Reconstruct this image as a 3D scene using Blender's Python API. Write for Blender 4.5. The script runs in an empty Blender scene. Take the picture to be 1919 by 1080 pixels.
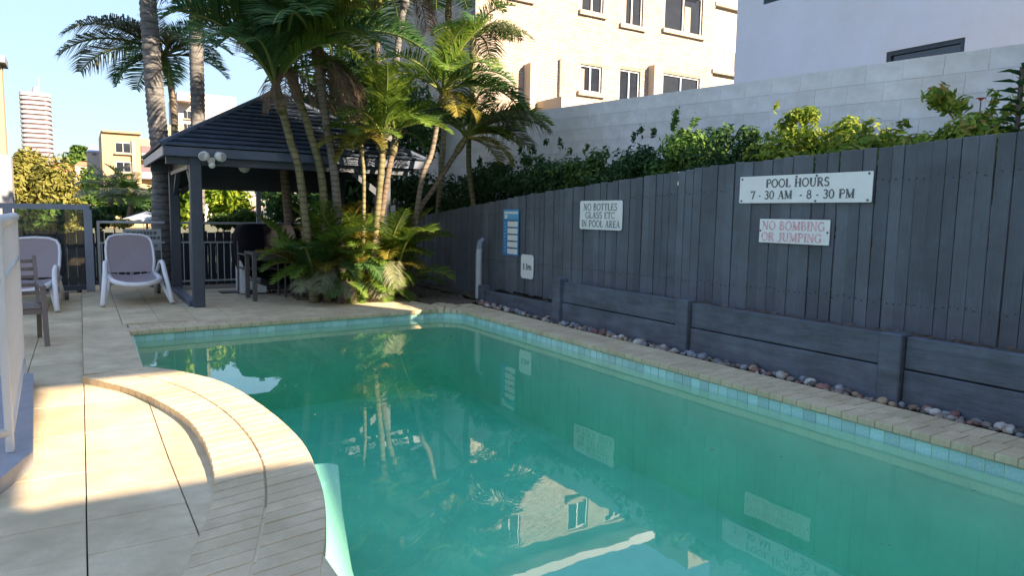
import bpy, math, random
from mathutils import Vector, Matrix
R = math.radians
scn = bpy.context.scene
col = scn.collection
# ------------------------------------------------------------------ camera
CH = 1.35
RM = ((0.850, 0.040, -0.525), (-0.526, 0.098, -0.845), (0.018, 0.994, 0.104))
_c = Matrix(RM)
c0 = Vector(_c.col[0]).normalized(); c2 = Vector(_c.col[2]).normalized()
c1 = c2.cross(c0).normalized(); c0 = c1.cross(c2).normalized()
ROT = Matrix((c0, c1, c2)).transposed()
cam_d = bpy.data.cameras.new('camera'); cam = bpy.data.objects.new('camera', cam_d); col.objects.link(cam)
cam.matrix_world = Matrix.Translation((0, 0, CH)) @ ROT.to_4x4()
cam_d.sensor_width = 36; cam_d.lens = 1300 / 1919 * 36
cam_d.clip_start = .05; cam_d.clip_end = 3000
scn.camera = cam

# ------------------------------------------------------------------ sky, sun, exposure
SUN_EL = 27.0; SKYK = .85
SX, SY = .44, -.898                      # horizontal direction towards the sun
scn.world = bpy.data.worlds.new('World'); scn.world.use_nodes = True
wn = scn.world.node_tree.nodes; wl = scn.world.node_tree.links
sky = wn.new('ShaderNodeTexSky'); sky.sky_type = 'NISHITA'; sky.sun_disc = False
sky.sun_elevation = R(SUN_EL); sky.sun_rotation = math.atan2(SX, SY)
sky.air_density = 1.0; sky.dust_density = 1.0; sky.ozone_density = 3.0
bg = wn['Background']; bg.inputs['Strength'].default_value = .15
lum = wn.new('ShaderNodeRGBToBW'); add_ = wn.new('ShaderNodeMath'); add_.operation = 'ADD'; add_.inputs[1].default_value = SKYK
div = wn.new('ShaderNodeMath'); div.operation = 'DIVIDE'; div.inputs[0].default_value = SKYK; mul = wn.new('ShaderNodeVectorMath'); mul.operation = 'SCALE'
hsv = wn.new('ShaderNodeHueSaturation'); hsv.inputs['Saturation'].default_value = 1.0; wl.new(sky.outputs[0], hsv.inputs['Color'])
wl.new(sky.outputs[0], lum.inputs[0]); wl.new(lum.outputs[0], add_.inputs[0]); wl.new(add_.outputs[0], div.inputs[1])
wl.new(hsv.outputs[0], mul.inputs[0]); wl.new(div.outputs[0], mul.inputs['Scale']); wl.new(mul.outputs[0], bg.inputs[0])   # sky scaled down by luminance so the horizon does not clip
sd = bpy.data.lights.new('sun', 'SUN'); sd.energy = 2.0; sd.angle = R(.5); sd.color = (1, .85, .66)
so = bpy.data.objects.new('sun', sd); col.objects.link(so)
ce = math.cos(R(SUN_EL))
so.rotation_euler = Vector((SX * ce, SY * ce, math.sin(R(SUN_EL)))).to_track_quat('Z', 'Y').to_euler()
so.location = (10, -20, 30)
vs = scn.view_settings
scn.display_settings.display_device = 'sRGB'
vs.view_transform = 'Standard'; vs.look = 'None'; vs.gamma = 1; vs.use_curve_mapping = False
vs.exposure = 3.2
vs.use_white_balance = True; vs.white_balance_temperature = 7250; vs.white_balance_tint = 17
scn.cycles.max_bounces = 8; scn.cycles.transparent_max_bounces = 16
scn.cycles.caustics_reflective = False; scn.cycles.caustics_refractive = False

# ------------------------------------------------------------------ helpers
def px_dir(x, y):
    d = ROT @ Vector((x - 959.5, 540. - y, -1300.)); return d.normalized()
def at(x, y, Y):                          # the point on the vertical plane Y seen at a pixel of the photograph
    d = px_dir(x, y); t = Y / d.y; return Vector((d.x * t, Y, CH + d.z * t))
def atx(x, y, X):
    d = px_dir(x, y); t = X / d.x; return Vector((X, d.y * t, CH + d.z * t))

def setp(o, label=None, cat=None, group=None, kind=None):
    if label: o['label'] = label
    if cat: o['category'] = cat
    if group: o['group'] = group
    if kind: o['kind'] = kind
    return o
def thing(name, label, cat, loc=(0, 0, 0), rotz=0, group=None):
    o = bpy.data.objects.new(name, None); col.objects.link(o)
    o.location = loc; o.rotation_euler = (0, 0, rotz); o.empty_display_size = .1
    return setp(o, label, cat, group)

class MB:
    def __init__(s): s.v = []; s.f = []; s.t = []; s.m = []; s.ct = .5; s.cm = 0; s.smooth = False
    def face(s, pts):
        i = len(s.v); s.v += [tuple(p) for p in pts]; s.f.append(tuple(range(i, i + len(pts)))); s.t.append(s.ct); s.m.append(s.cm)
    def mesh(s, vs_, fs):
        i = len(s.v); s.v += [tuple(p) for p in vs_]
        for f in fs: s.f.append(tuple(i + k for k in f)); s.t.append(s.ct); s.m.append(s.cm)
    def box(s, a, b, M=None, faces=None):
        x0, y0, z0 = a; x1, y1, z1 = b
        vs_ = [Vector(p) for p in ((x0,y0,z0),(x1,y0,z0),(x1,y1,z0),(x0,y1,z0),(x0,y0,z1),(x1,y0,z1),(x1,y1,z1),(x0,y1,z1))]
        if M: vs_ = [M @ p for p in vs_]
        s.mesh(vs_, ((3,2,1,0),(4,5,6,7),(0,1,5,4),(1,2,6,5),(2,3,7,6),(3,0,4,7)))
    def bbox(s, a, b, r=.006, M=None):     # box with chamfered edges
        x0, y0, z0 = a; x1, y1, z1 = b
        P = []
        for sx in (0, 1):
            for sy in (0, 1):
                for sz in (0, 1):
                    c = [x1 if sx else x0, y1 if sy else y0, z1 if sz else z0]
                    for ax in range(3):
                        q = list(c)
                        for k in range(3):
                            if k != ax: q[k] += -r if (sx, sy, sz)[k] else r
                        P.append(Vector(q))
        if M: P = [M @ p for p in P]
        def id_(sx, sy, sz, ax): return (sx * 4 + sy * 2 + sz) * 3 + ax
        F = []
        for ax in range(3):
            o = [k for k in range(3) if k != ax]
            for sd_ in (0, 1):
                loop = []
                for u, w in ((0,0),(1,0),(1,1),(0,1)):
                    c = [0,0,0]; c[ax] = sd_; c[o[0]] = u; c[o[1]] = w; loop.append(id_(*c, ax))
                F.append(tuple(loop) if (sd_ == 1) ^ (ax == 1) else tuple(reversed(loop)))
            for u in (0, 1):
                for w in (0, 1):
                    c0_ = [0,0,0]; c1_ = [0,0,0]; c1_[ax] = 1
                    c0_[o[0]] = c1_[o[0]] = u; c0_[o[1]] = c1_[o[1]] = w
                    F.append((id_(*c0_, o[0]), id_(*c1_, o[0]), id_(*c1_, o[1]), id_(*c0_, o[1])))
        for sx in (0, 1):
            for sy in (0, 1):
                for sz in (0, 1): F.append(tuple(id_(sx, sy, sz, a_) for a_ in range(3)))
        s.mesh(P, F); s.fix = True
    def prism(s, poly, z0, z1):            # poly in xy, extruded in z
        n = len(poly)
        zz0 = z0 if isinstance(z0, (list, tuple)) else [z0] * n; zz1 = z1 if isinstance(z1, (list, tuple)) else [z1] * n
        vs_ = [(p[0], p[1], zz0[i]) for i, p in enumerate(poly)] + [(p[0], p[1], zz1[i]) for i, p in enumerate(poly)]
        F = [tuple(range(n, 2 * n)), tuple(reversed(range(n)))] + [(i, (i + 1) % n, n + (i + 1) % n, n + i) for i in range(n)]
        s.mesh(vs_, F); s.fix = True
    def prism_xz(s, poly, y0, y1):         # poly in (x, z), extruded along y
        n = len(poly)
        vs_ = [(p[0], y0, p[1]) for p in poly] + [(p[0], y1, p[1]) for p in poly]
        s.mesh(vs_, [tuple(range(n)), tuple(reversed(range(n, 2 * n)))] + [(i, n + i, n + (i + 1) % n, (i + 1) % n) for i in range(n)]); s.fix = True
    def prism_yz(s, poly, x0, x1):
        n = len(poly)
        vs_ = [(x0, p[0], p[1]) for p in poly] + [(x1, p[0], p[1]) for p in poly]
        s.mesh(vs_, [tuple(range(n)), tuple(reversed(range(n, 2 * n)))] + [(i, n + i, n + (i + 1) % n, (i + 1) % n) for i in range(n)]); s.fix = True
    def tube(s, path, rad, n=8, cap=True):
        path = [Vector(p) for p in path]; m = len(path)
        if not isinstance(rad, (list, tuple)): rad = [rad] * m
        rings = []; up = None
        for i, p in enumerate(path):
            d = (path[min(i + 1, m - 1)] - path[max(i - 1, 0)]).normalized()
            if up is None: up = Vector((0, 0, 1)) if abs(d.z) < .9 else Vector((1, 0, 0))
            sd_ = d.cross(up).normalized(); up = sd_.cross(d).normalized()
            rings.append([p + (sd_ * math.cos(a) + up * math.sin(a)) * rad[i] for a in [2 * math.pi * k / n for k in range(n)]])
        vs_ = [q for r_ in rings for q in r_]
        F = [(i*n + k, i*n + (k+1) % n, (i+1)*n + (k+1) % n, (i+1)*n + k) for i in range(m - 1) for k in range(n)]
        if cap: F += [tuple(reversed(range(n))), tuple(range((m-1)*n, m*n))]
        s.mesh(vs_, F); s.fix = True
    def bar(s, a, b, w, h, up=(0, 0, 1)):  # rectangular bar from a to b
        a = Vector(a); b = Vector(b); d = (b - a).normalized(); up = Vector(up)
        if abs(d.dot(up)) > .95: up = Vector((0, 1, 0))
        sd_ = d.cross(up).normalized(); u = sd_.cross(d)
        vs_ = [p + sd_ * (w/2*i) + u * (h/2*j) for p in (a, b) for i, j in ((-1,-1),(1,-1),(1,1),(-1,1))]
        s.mesh(vs_, ((0,1,2,3),(7,6,5,4),(0,4,5,1),(1,5,6,2),(2,6,7,3),(3,7,4,0))); s.fix = True
    def ball(s, c, r, n=10, m=7, sc=(1, 1, 1)):
        c = Vector(c); vs_ = []
        for i in range(m + 1):
            th = math.pi * i / m
            for k in range(n):
                a = 2 * math.pi * k / n
                vs_.append(c + Vector((math.sin(th)*math.cos(a)*r*sc[0], math.sin(th)*math.sin(a)*r*sc[1], math.cos(th)*r*sc[2])))
        s.mesh(vs_, [(i*n+k, (i+1)*n+k, (i+1)*n+(k+1) % n, i*n+(k+1) % n) for i in range(m) for k in range(n)])
    def data(s, name, mats, off=None):
        me = bpy.data.meshes.new(name)
        v = [(p[0]-off[0], p[1]-off[1], p[2]-off[2]) for p in s.v] if off is not None else s.v
        me.from_pydata(v, [], s.f); 
        if not isinstance(mats, (list, tuple)): mats = [mats]
        for m_ in mats: me.materials.append(m_)
        if len(mats) > 1: me.polygons.foreach_set('material_index', s.m)
        if s.smooth: me.polygons.foreach_set('use_smooth', [True] * len(me.polygons))
        a = me.attributes.new('tint', 'FLOAT', 'FACE'); a.data.foreach_set('value', s.t)
        if getattr(s, 'fix', False):
            import bmesh
            bm = bmesh.new(); bm.from_mesh(me); bmesh.ops.recalc_face_normals(bm, faces=bm.faces); bm.to_mesh(me); bm.free()
        me.update(); return me
    def build(s, name, mats, parent=None, off=None, world=False):
        if world and parent is not None: off = parent.location
        o = bpy.data.objects.new(name, s.data(name, mats, off)); col.objects.link(o)
        if parent is not None: o.parent = parent
        return o
def inst(name, me, parent=None, loc=(0, 0, 0), rot=(0, 0, 0), sc=(1, 1, 1)):
    o = bpy.data.objects.new(name, me); col.objects.link(o); o.location = loc; o.rotation_euler = rot; o.scale = sc
    if parent is not None: o.parent = parent
    return o

# ------------------------------------------------------------------ materials
def nodes_of(m): m.use_nodes = True; return m.node_tree.nodes, m.node_tree.links
def mat(name, c, rough=.6, var=.12, scale=6, bump=.0, bscale=60, spec=.5, metal=0, objvar=0, c2=None, stretch=(1, 1, 1), coat=0):
    m = bpy.data.materials.new(name); n, l = nodes_of(m); b = n['Principled BSDF']
    b.inputs['Roughness'].default_value = rough; b.inputs['Metallic'].default_value = metal
    b.inputs['Specular IOR Level'].default_value = spec
    tc = n.new('ShaderNodeTexCoord'); mp = n.new('ShaderNodeMapping'); mp.inputs['Scale'].default_value = stretch
    l.new(tc.outputs['Object'], mp.inputs[0])
    nz = n.new('ShaderNodeTexNoise'); nz.inputs['Scale'].default_value = scale; nz.inputs['Detail'].default_value = 6; nz.inputs['Roughness'].default_value = .65
    l.new(mp.outputs[0], nz.inputs['Vector'])
    cr = n.new('ShaderNodeValToRGB'); e = cr.color_ramp.elements
    e[0].position = .3; e[1].position = .7
    lo = [x * (1 - var) for x in c]; hi = [min(1, x * (1 + var)) for x in (c2 or c)]
    e[0].color = (*lo, 1); e[1].color = (*hi, 1)
    l.new(nz.outputs[0], cr.inputs[0]); out = cr.outputs[0]
    if objvar:
        oi = n.new('ShaderNodeObjectInfo'); hs = n.new('ShaderNodeHueSaturation'); mr = n.new('ShaderNodeMapRange')
        mr.inputs['To Min'].default_value = 1 - objvar; mr.inputs['To Max'].default_value = 1 + objvar
        l.new(oi.outputs['Random'], mr.inputs[0]); l.new(mr.outputs[0], hs.inputs['Value']); l.new(out, hs.inputs['Color']); out = hs.outputs[0]
    l.new(out, b.inputs['Base Color'])
    if bump:
        n2 = n.new('ShaderNodeTexNoise'); n2.inputs['Scale'].default_value = bscale; n2.inputs['Detail'].default_value = 4
        l.new(mp.outputs[0], n2.inputs['Vector'])
        bp = n.new('ShaderNodeBump'); bp.inputs['Strength'].default_value = bump; bp.inputs['Distance'].default_value = .01
        l.new(n2.outputs[0], bp.inputs['Height']); l.new(bp.outputs[0], b.inputs['Normal'])
    return m
def leafmat(name, cols, trans=.38, rough=.55, gloss=.18):
    m = bpy.data.materials.new(name); n, l = nodes_of(m); b = n['Principled BSDF']
    at_ = n.new('ShaderNodeAttribute'); at_.attribute_name = 'tint'
    cr = n.new('ShaderNodeValToRGB'); e = cr.color_ramp.elements
    while len(e) < len(cols): e.new(.5)
    for i, c in enumerate(cols): e[i].position = i / (len(cols) - 1); e[i].color = (*c, 1)
    l.new(at_.outputs['Fac'], cr.inputs[0])
    oi = n.new('ShaderNodeObjectInfo'); hs = n.new('ShaderNodeHueSaturation'); mr = n.new('ShaderNodeMapRange')
    mr.inputs['To Min'].default_value = .8; mr.inputs['To Max'].default_value = 1.25
    l.new(oi.outputs['Random'], mr.inputs[0]); l.new(mr.outputs[0], hs.inputs['Value']); l.new(cr.outputs[0], hs.inputs['Color'])
    l.new(hs.outputs[0], b.inputs['Base Color']); b.inputs['Roughness'].default_value = rough; b.inputs['Specular IOR Level'].default_value = gloss
    tr = n.new('ShaderNodeBsdfTranslucent'); mx = n.new('ShaderNodeMixShader'); mx.inputs[0].default_value = trans
    l.new(hs.outputs[0], tr.inputs[0]); l.new(b.outputs[0], mx.inputs[1]); l.new(tr.outputs[0], mx.inputs[2])
    l.new(mx.outputs[0], n['Material Output'].inputs[0]); return m

M = {}
M['paver'] = mat('paver', (.68, .56, .36), .85, .12, 3.5, .25, 90, .3, objvar=.05)
M['coping'] = mat('coping', (.68, .55, .35), .8, .10, 5, .3, 90, .3, objvar=.06)
def dirt(key, sc, lo, thr=(.42, .62)):
    m = M[key]; n, l = nodes_of(m); b = n['Principled BSDF']; src = b.inputs['Base Color'].links[0].from_socket
    ge = n.new('ShaderNodeNewGeometry'); z = n.new('ShaderNodeTexNoise'); z.inputs['Scale'].default_value = sc; z.inputs['Detail'].default_value = 9; z.inputs['Roughness'].default_value = .72
    l.new(ge.outputs['Position'], z.inputs['Vector']); cr = n.new('ShaderNodeValToRGB'); cr.color_ramp.elements[0].position, cr.color_ramp.elements[1].position = thr
    cr.color_ramp.elements[0].color = (lo, lo * .97, lo * .92, 1); cr.color_ramp.elements[1].color = (1, 1, 1, 1)
    mx = n.new('ShaderNodeMix'); mx.data_type = 'RGBA'; mx.blend_type = 'MULTIPLY'; mx.inputs[0].default_value = 1
    l.new(z.outputs[0], cr.inputs[0]); l.new(src, mx.inputs[6]); l.new(cr.outputs[0], mx.inputs[7]); l.new(mx.outputs[2], b.inputs['Base Color'])
dirt('paver', 1.6, .78); dirt('coping', 2.2, .80)
M['grout'] = mat('grout', (.20, .165, .11), .9, .2, 12)
M['joint'] = mat('joint', (.34, .26, .16), .9, .2, 12)
M['soil'] = mat('soil', (.055, .042, .030), .95, .5, 14, .8, 40, c2=(.12, .09, .06))
M['ground'] = mat('ground', (.10, .11, .06), .95, .35, .4)
M['fence'] = mat('fence', (.150, .165, .182), .62, .30, 7, .5, 40, .4, objvar=.17, stretch=(1, 6, .35))
M['sleeper'] = mat('sleeper', (.115, .132, .158), .6, .28, 5, .4, 30, .4, objvar=.06, stretch=(1, .4, 3))
M['plaster'] = mat('plaster', (.56, .74, .50), .8, .10, 1.8, .1, 120)
M['step'] = mat('step', (.74, .84, .68), .8, .06, 40, .1, 120)
M['tile'] = mat('tile', (.40, .66, .60), .15, .18, 7, .05, 30, .6, objvar=.16)
M['whitepaint'] = mat('whitepaint', (.66, .67, .64), .45, .04, 8)
M['greymetal'] = mat('greymetal', (.22, .26, .31), .45, .08, 8, metal=.0)
M['palemetal'] = mat('palemetal', (.45, .48, .47), .45, .08, 8)
M['plinth'] = mat('plinth', (.32, .33, .35), .8, .10, 7, .2, 60)
M['plastic'] = mat('plastic', (.76, .755, .74), .4, .03, 8)
M['sling'] = mat('sling', (.34, .275, .27), .85, .08, 300, .3, 500)
M['brownwood'] = mat('brownwood', (.18, .145, .125), .6, .25, 9, stretch=(1, 1, .2))
M['taupe'] = mat('taupe', (.085, .082, .076), .6, .12, 9)
M['navy'] = mat('navy', (.042, .058, .076), .5, .2, 5, .2, 40, .5)
M['roof'] = mat('roof', (.075, .105, .155), .42, .2, 5, .1, 40, .5, objvar=.12)
M['hip'] = mat('hip', (.09, .12, .17), .4, .15, 6)
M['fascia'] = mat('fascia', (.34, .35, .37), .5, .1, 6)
M['cover'] = mat('cover', (.004, .0045, .007), .8, .3, 5, .5, 18, .12)
M['lampwhite'] = mat('lampwhite', (.75, .74, .70), .35, .05, 10)
M['black'] = mat('black', (.02, .02, .022), .5, .2, 10)
M['signwhite'] = mat('signwhite', (.86, .84, .78), .35, .05, 5)
M['ink'] = mat('ink', (.045, .05, .055), .5, .5, 40, c2=(.16, .16, .16))
M['inkfaded'] = mat('inkfaded', (.11, .12, .11), .5, .6, 30, c2=(.30, .30, .26))
M['redink'] = mat('redink', (.78, .32, .33), .5, .25, 30, c2=(.80, .50, .50))
M['signblue'] = mat('signblue', (.05, .24, .48), .4, .2, 12)
M['signcyan'] = mat('signcyan', (.12, .45, .68), .4, .2, 12)
M['block'] = mat('block', (.86, .84, .82), .8, .10, 1.3, .35, 50, objvar=.02)
M['mortar'] = mat('mortar', (.74, .73, .72), .9, .1, 5)
M['render'] = mat('render', (.80, .81, .86), .85, .03, .6)
M['blockerwall'] = mat('blockerwall', (.80, .76, .68), .85, .05, 1)  # pale so the unseen added block bounces light back
M['brick'] = mat('brick', (.62, .53, .40), .85, .10, 1.2, objvar=0)
M['brickmortar'] = mat('brickmortar', (.28, .235, .18), .9, .1, 3)
dirt('block', .9, .86); dirt('render', .35, .93); dirt('fence', 1.8, .78); dirt('sleeper', 2.5, .74)
def _brick():
    m = M['brick']; n, l = nodes_of(m); b = n['Principled BSDF']
    a = n.new('ShaderNodeAttribute'); a.attribute_name = 'tint'; cr = n.new('ShaderNodeValToRGB'); e = cr.color_ramp.elements
    e[0].color = (.36, .295, .235, 1); e[1].color = (.50, .42, .345, 1); e.new(.3).color = (.44, .365, .295, 1)
    l.new(a.outputs['Fac'], cr.inputs[0]); l.new(cr.outputs[0], b.inputs['Base Color'])
_brick()
M['glass'] = mat('glass', (.015, .02, .028), .06, .3, 3, spec=.8)
M['alu'] = mat('alu', (.50, .52, .54), .4, .05, 8)
M['sill'] = mat('sill', (.36, .31, .24), .8, .12, 9)
M['cream'] = mat('cream', (.46, .40, .32), .8, .05, 2)
M['apartment'] = mat('apartment', (.40, .28, .17), .85, .05, .3)
M['apartment2'] = mat('apartment2', (.40, .29, .19), .85, .05, .3)
M['terracotta'] = mat('terracotta', (.55, .20, .09), .8, .2, 1.2)
M['towerwhite'] = mat('towerwhite', (.42, .40, .41), .7, .04, .05)
M['towerdark'] = mat('towerdark', (.13, .095, .12), .4, .1, .1)
M['greyroof'] = mat('greyroof', (.22, .25, .30), .6, .1, .5)
M['darkfence'] = mat('darkfence', (.016, .020, .024), .8, .3, 5, objvar=.2)
M['trunkgrey'] = mat('trunkgrey', (.115, .112, .118), .9, .35, 7, .9, 26, stretch=(1, 1, 3.2), c2=(.17, .17, .16))
M['trunkbrown'] = mat('trunkbrown', (.17, .13, .09), .9, .35, 9, .6, 30, stretch=(1, 1, 3))
M['trunkpale'] = mat('trunkpale', (.20, .165, .125), .85, .3, 9, .5, 30, stretch=(1, 1, 4))
M['trunkgreen'] = mat('trunkgreen', (.15, .155, .065), .7, .35, 8, .3, 30, stretch=(1, 1, 3), c2=(.20, .165, .08))
M['shaft'] = mat('shaft', (.16, .20, .08), .5, .25, 6, .1, 20)
M['husk'] = mat('husk', (.24, .15, .09), .85, .35, 8, .4, 30)
M['bark'] = mat('bark', (.12, .10, .08), .9, .3, 9, .6, 30)
def bands(key, dark, sc):
    m = M[key]; n, l = nodes_of(m); b = n['Principled BSDF']; src = b.inputs['Base Color'].links[0].from_socket
    tc = n.new('ShaderNodeTexCoord'); w = n.new('ShaderNodeTexWave'); w.bands_direction = 'Z'; w.inputs['Scale'].default_value = sc; w.inputs['Distortion'].default_value = 2.5; w.inputs['Detail'].default_value = 3; w.inputs['Detail Scale'].default_value = 3
    cr = n.new('ShaderNodeValToRGB'); cr.color_ramp.elements[0].position = .0; cr.color_ramp.elements[1].position = .25
    cr.color_ramp.elements[0].color = (dark, dark, dark, 1); cr.color_ramp.elements[1].color = (1, 1, 1, 1)
    mx = n.new('ShaderNodeMix'); mx.data_type = 'RGBA'; mx.blend_type = 'MULTIPLY'; mx.inputs[0].default_value = 1
    l.new(tc.outputs['Object'], w.inputs[0]); l.new(w.outputs[0], cr.inputs[0]); l.new(src, mx.inputs[6]); l.new(cr.outputs[0], mx.inputs[7]); l.new(mx.outputs[2], b.inputs['Base Color'])
for k_, d_, s_ in (('trunkgrey', .55, 2.6), ('trunkpale', .5, 4), ('trunkgreen', .5, 3.6), ('trunkbrown', .55, 4)): bands(k_, d_, s_)
M['palm_dark'] = leafmat('palm_dark', [(.032, .088, .032), (.052, .135, .042), (.085, .17, .048)])
M['palm_green'] = leafmat('palm_green', [(.07, .15, .026), (.12, .22, .035), (.18, .27, .045)])
M['palm_lime'] = leafmat('palm_lime', [(.08, .17, .02), (.14, .24, .03), (.20, .26, .04)], .45)
M['palm_yellow'] = leafmat('palm_yellow', [(.12, .15, .02), (.21, .19, .03), (.32, .23, .04)], .4)
M['palm_dead'] = leafmat('palm_dead', [(.14, .10, .075), (.20, .15, .11), (.27, .21, .16)], .15, .8, .1)
M['palm_grey'] = leafmat('palm_grey', [(.12, .15, .08), (.19, .21, .12), (.28, .28, .16)], .3)
M['rachis'] = mat('rachis', (.16, .19, .05), .5, .2, 8)
M['rachis_y'] = mat('rachis_y', (.34, .26, .07), .5, .2, 8)
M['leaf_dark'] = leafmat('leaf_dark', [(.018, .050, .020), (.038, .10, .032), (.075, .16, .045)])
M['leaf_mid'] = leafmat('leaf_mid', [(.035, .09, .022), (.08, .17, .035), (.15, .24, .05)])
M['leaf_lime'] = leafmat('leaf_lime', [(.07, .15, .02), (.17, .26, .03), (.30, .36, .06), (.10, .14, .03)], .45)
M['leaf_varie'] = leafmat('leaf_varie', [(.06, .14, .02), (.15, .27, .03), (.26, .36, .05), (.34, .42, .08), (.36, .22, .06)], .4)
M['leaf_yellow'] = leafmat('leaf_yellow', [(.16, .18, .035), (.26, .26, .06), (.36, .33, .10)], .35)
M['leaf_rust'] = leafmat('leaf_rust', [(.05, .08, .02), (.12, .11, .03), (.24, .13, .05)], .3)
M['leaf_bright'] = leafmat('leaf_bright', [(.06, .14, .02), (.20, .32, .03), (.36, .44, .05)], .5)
M['red'] = mat('red', (.55, .06, .04), .5)
M['yellowcloth'] = mat('yellowcloth', (.62, .52, .05), .8)
M['pinkwall'] = mat('pinkwall', (.60, .44, .38), .85)
M['pebble'] = mat('pebble', (.20, .16, .13), .7, .3, 14, .2, 60, objvar=.3)
PEB = [mat('pebble_tan', (.30, .21, .13), .7, .3, 14, .2, 60, objvar=.3), mat('pebble_grey', (.20, .22, .24), .7, .25, 14, .2, 60, objvar=.35),
       mat('pebble_red', (.20, .10, .08), .7, .3, 14, .2, 60, objvar=.3), mat('pebble_pale', (.40, .37, .32), .7, .25, 14, .2, 60, objvar=.25),
       mat('pebble_dark', (.09, .08, .07), .7, .3, 14, .2, 60, objvar=.3)]
def glass_mat():
    m = bpy.data.materials.new('clearglass'); n, l = nodes_of(m)
    n.remove(n['Principled BSDF'])
    t = n.new('ShaderNodeBsdfTransparent'); t.inputs[0].default_value = (.82, .86, .87, 1)
    g = n.new('ShaderNodeBsdfGlossy'); g.inputs['Roughness'].default_value = .02
    f = n.new('ShaderNodeFresnel'); f.inputs[0].default_value = 1.45; x = n.new('ShaderNodeMixShader')
    l.new(f.outputs[0], x.inputs[0]); l.new(t.outputs[0], x.inputs[1]); l.new(g.outputs[0], x.inputs[2]); l.new(x.outputs[0], n['Material Output'].inputs[0]); return m
M['clearglass'] = glass_mat()
def water_mat():
    m = bpy.data.materials.new('water'); n, l = nodes_of(m)
    n.remove(n['Principled BSDF'])
    t = n.new('ShaderNodeBsdfTransparent'); t.inputs[0].default_value = (1, 1, 1, 1)
    g = n.new('ShaderNodeBsdfGlossy'); g.inputs['Roughness'].default_value = .012
    x = n.new('ShaderNodeMixShader')
    tc = n.new('ShaderNodeTexCoord'); mp = n.new('ShaderNodeMapping'); mp.inputs['Scale'].default_value = (1.0, 1.0, 1.0)
    nz = n.new('ShaderNodeTexNoise'); nz.inputs['Scale'].default_value = 2.2; nz.inputs['Detail'].default_value = 3
    bp = n.new('ShaderNodeBump'); bp.inputs['Strength'].default_value = .009; bp.inputs['Distance'].default_value = .10
    l.new(tc.outputs['Object'], mp.inputs[0]); l.new(mp.outputs[0], nz.inputs['Vector']); l.new(nz.outputs[0], bp.inputs['Height'])
    l.new(bp.outputs[0], g.inputs['Normal'])
    ge = n.new('ShaderNodeNewGeometry'); dt = n.new('ShaderNodeVectorMath'); dt.operation = 'DOT_PRODUCT'
    l.new(ge.outputs['Incoming'], dt.inputs[0]); l.new(bp.outputs[0], dt.inputs[1])
    def mth(op, a=None, b=None):
        q = n.new('ShaderNodeMath'); q.operation = op
        for i, v in enumerate((a, b)):
            if v is None: continue
            if isinstance(v, (int, float)): q.inputs[i].default_value = v
            else: l.new(v, q.inputs[i])
        return q.outputs[0]
    f0 = .05                                     # Schlick reflectance, the same from above and from below the surface
    p5 = mth('POWER', mth('SUBTRACT', 1.0, mth('ABSOLUTE', dt.outputs['Value'])), 4.2)
    fr = mth('ADD', mth('MULTIPLY', p5, 1 - f0), f0)
    class f: outputs = [fr]
    l.new(f.outputs[0], x.inputs[0]); l.new(t.outputs[0], x.inputs[1]); l.new(g.outputs[0], x.inputs[2]); l.new(x.outputs[0], n['Material Output'].inputs[0])
    va = n.new('ShaderNodeVolumeAbsorption'); va.inputs['Color'].default_value = (.14, .93, .89, 1); va.inputs['Density'].default_value = .64
    l.new(va.outputs[0], n['Material Output'].inputs['Volume']); return m
M['water'] = water_mat()

# ------------------------------------------------------------------ ground and pool outline
def catmull(pts, per=10):
    P = [Vector((*p, 0)) for p in pts]; P = [P[0] * 2 - P[1]] + P + [P[-1] * 2 - P[-2]]; out = []
    for i in range(1, len(P) - 2):
        for k in range(per):
            t = k / per; a, b, c, d = P[i-1], P[i], P[i+1], P[i+2]
            out.append(.5 * ((2*b) + (-a + c)*t + (2*a - 5*b + 4*c - d)*t*t + (-a + 3*b - 3*c + d)*t**3))
    out.append(P[-2]); return out
def resample(path, n):
    L = [0]
    for a, b in zip(path, path[1:]): L.append(L[-1] + (b - a).length)
    out = []; j = 0
    for k in range(n + 1):
        s = L[-1] * k / n
        while j < len(L) - 2 and L[j + 1] < s: j += 1
        t = (s - L[j]) / max(1e-9, L[j + 1] - L[j]); out.append(path[j].lerp(path[j + 1], t))
    return out
INN = catmull([(.41, 6.62), (.66, 6.28), (.90, 5.68), (1.02, 4.77), (1.037, 4.0), (.955, 3.39), (.868, 3.0), (.774, 2.7), (.694, 2.48), (.55, 2.0), (.42, 1.4), (.35, .6), (.35, -1.5)])
OUT = catmull([(-.036, 6.47), (.123, 6.18), (.288, 5.85), (.454, 5.30), (.556, 4.75), (.571, 4.16), (.527, 3.63), (.445, 3.24), (.351, 2.95), (.287, 2.74), (.13, 2.25), (.0, 1.65), (-.08, .8), (-.1, -1.5)])
PX, WZ = 4.58, -.13
def fary(x): return 8.70 + .063 * (x - .45)
corner = [Vector((PX - .40 + .40 * math.sin(a), fary(PX - .4) - .40 + .40 * math.cos(a), 0)) for a in [R(8 * k) for k in range(12)]]
POOL = [Vector((.45, 8.70, 0))] + corner + [Vector((PX, -1.5, 0))] + list(reversed(INN))       # clockwise loop
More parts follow.
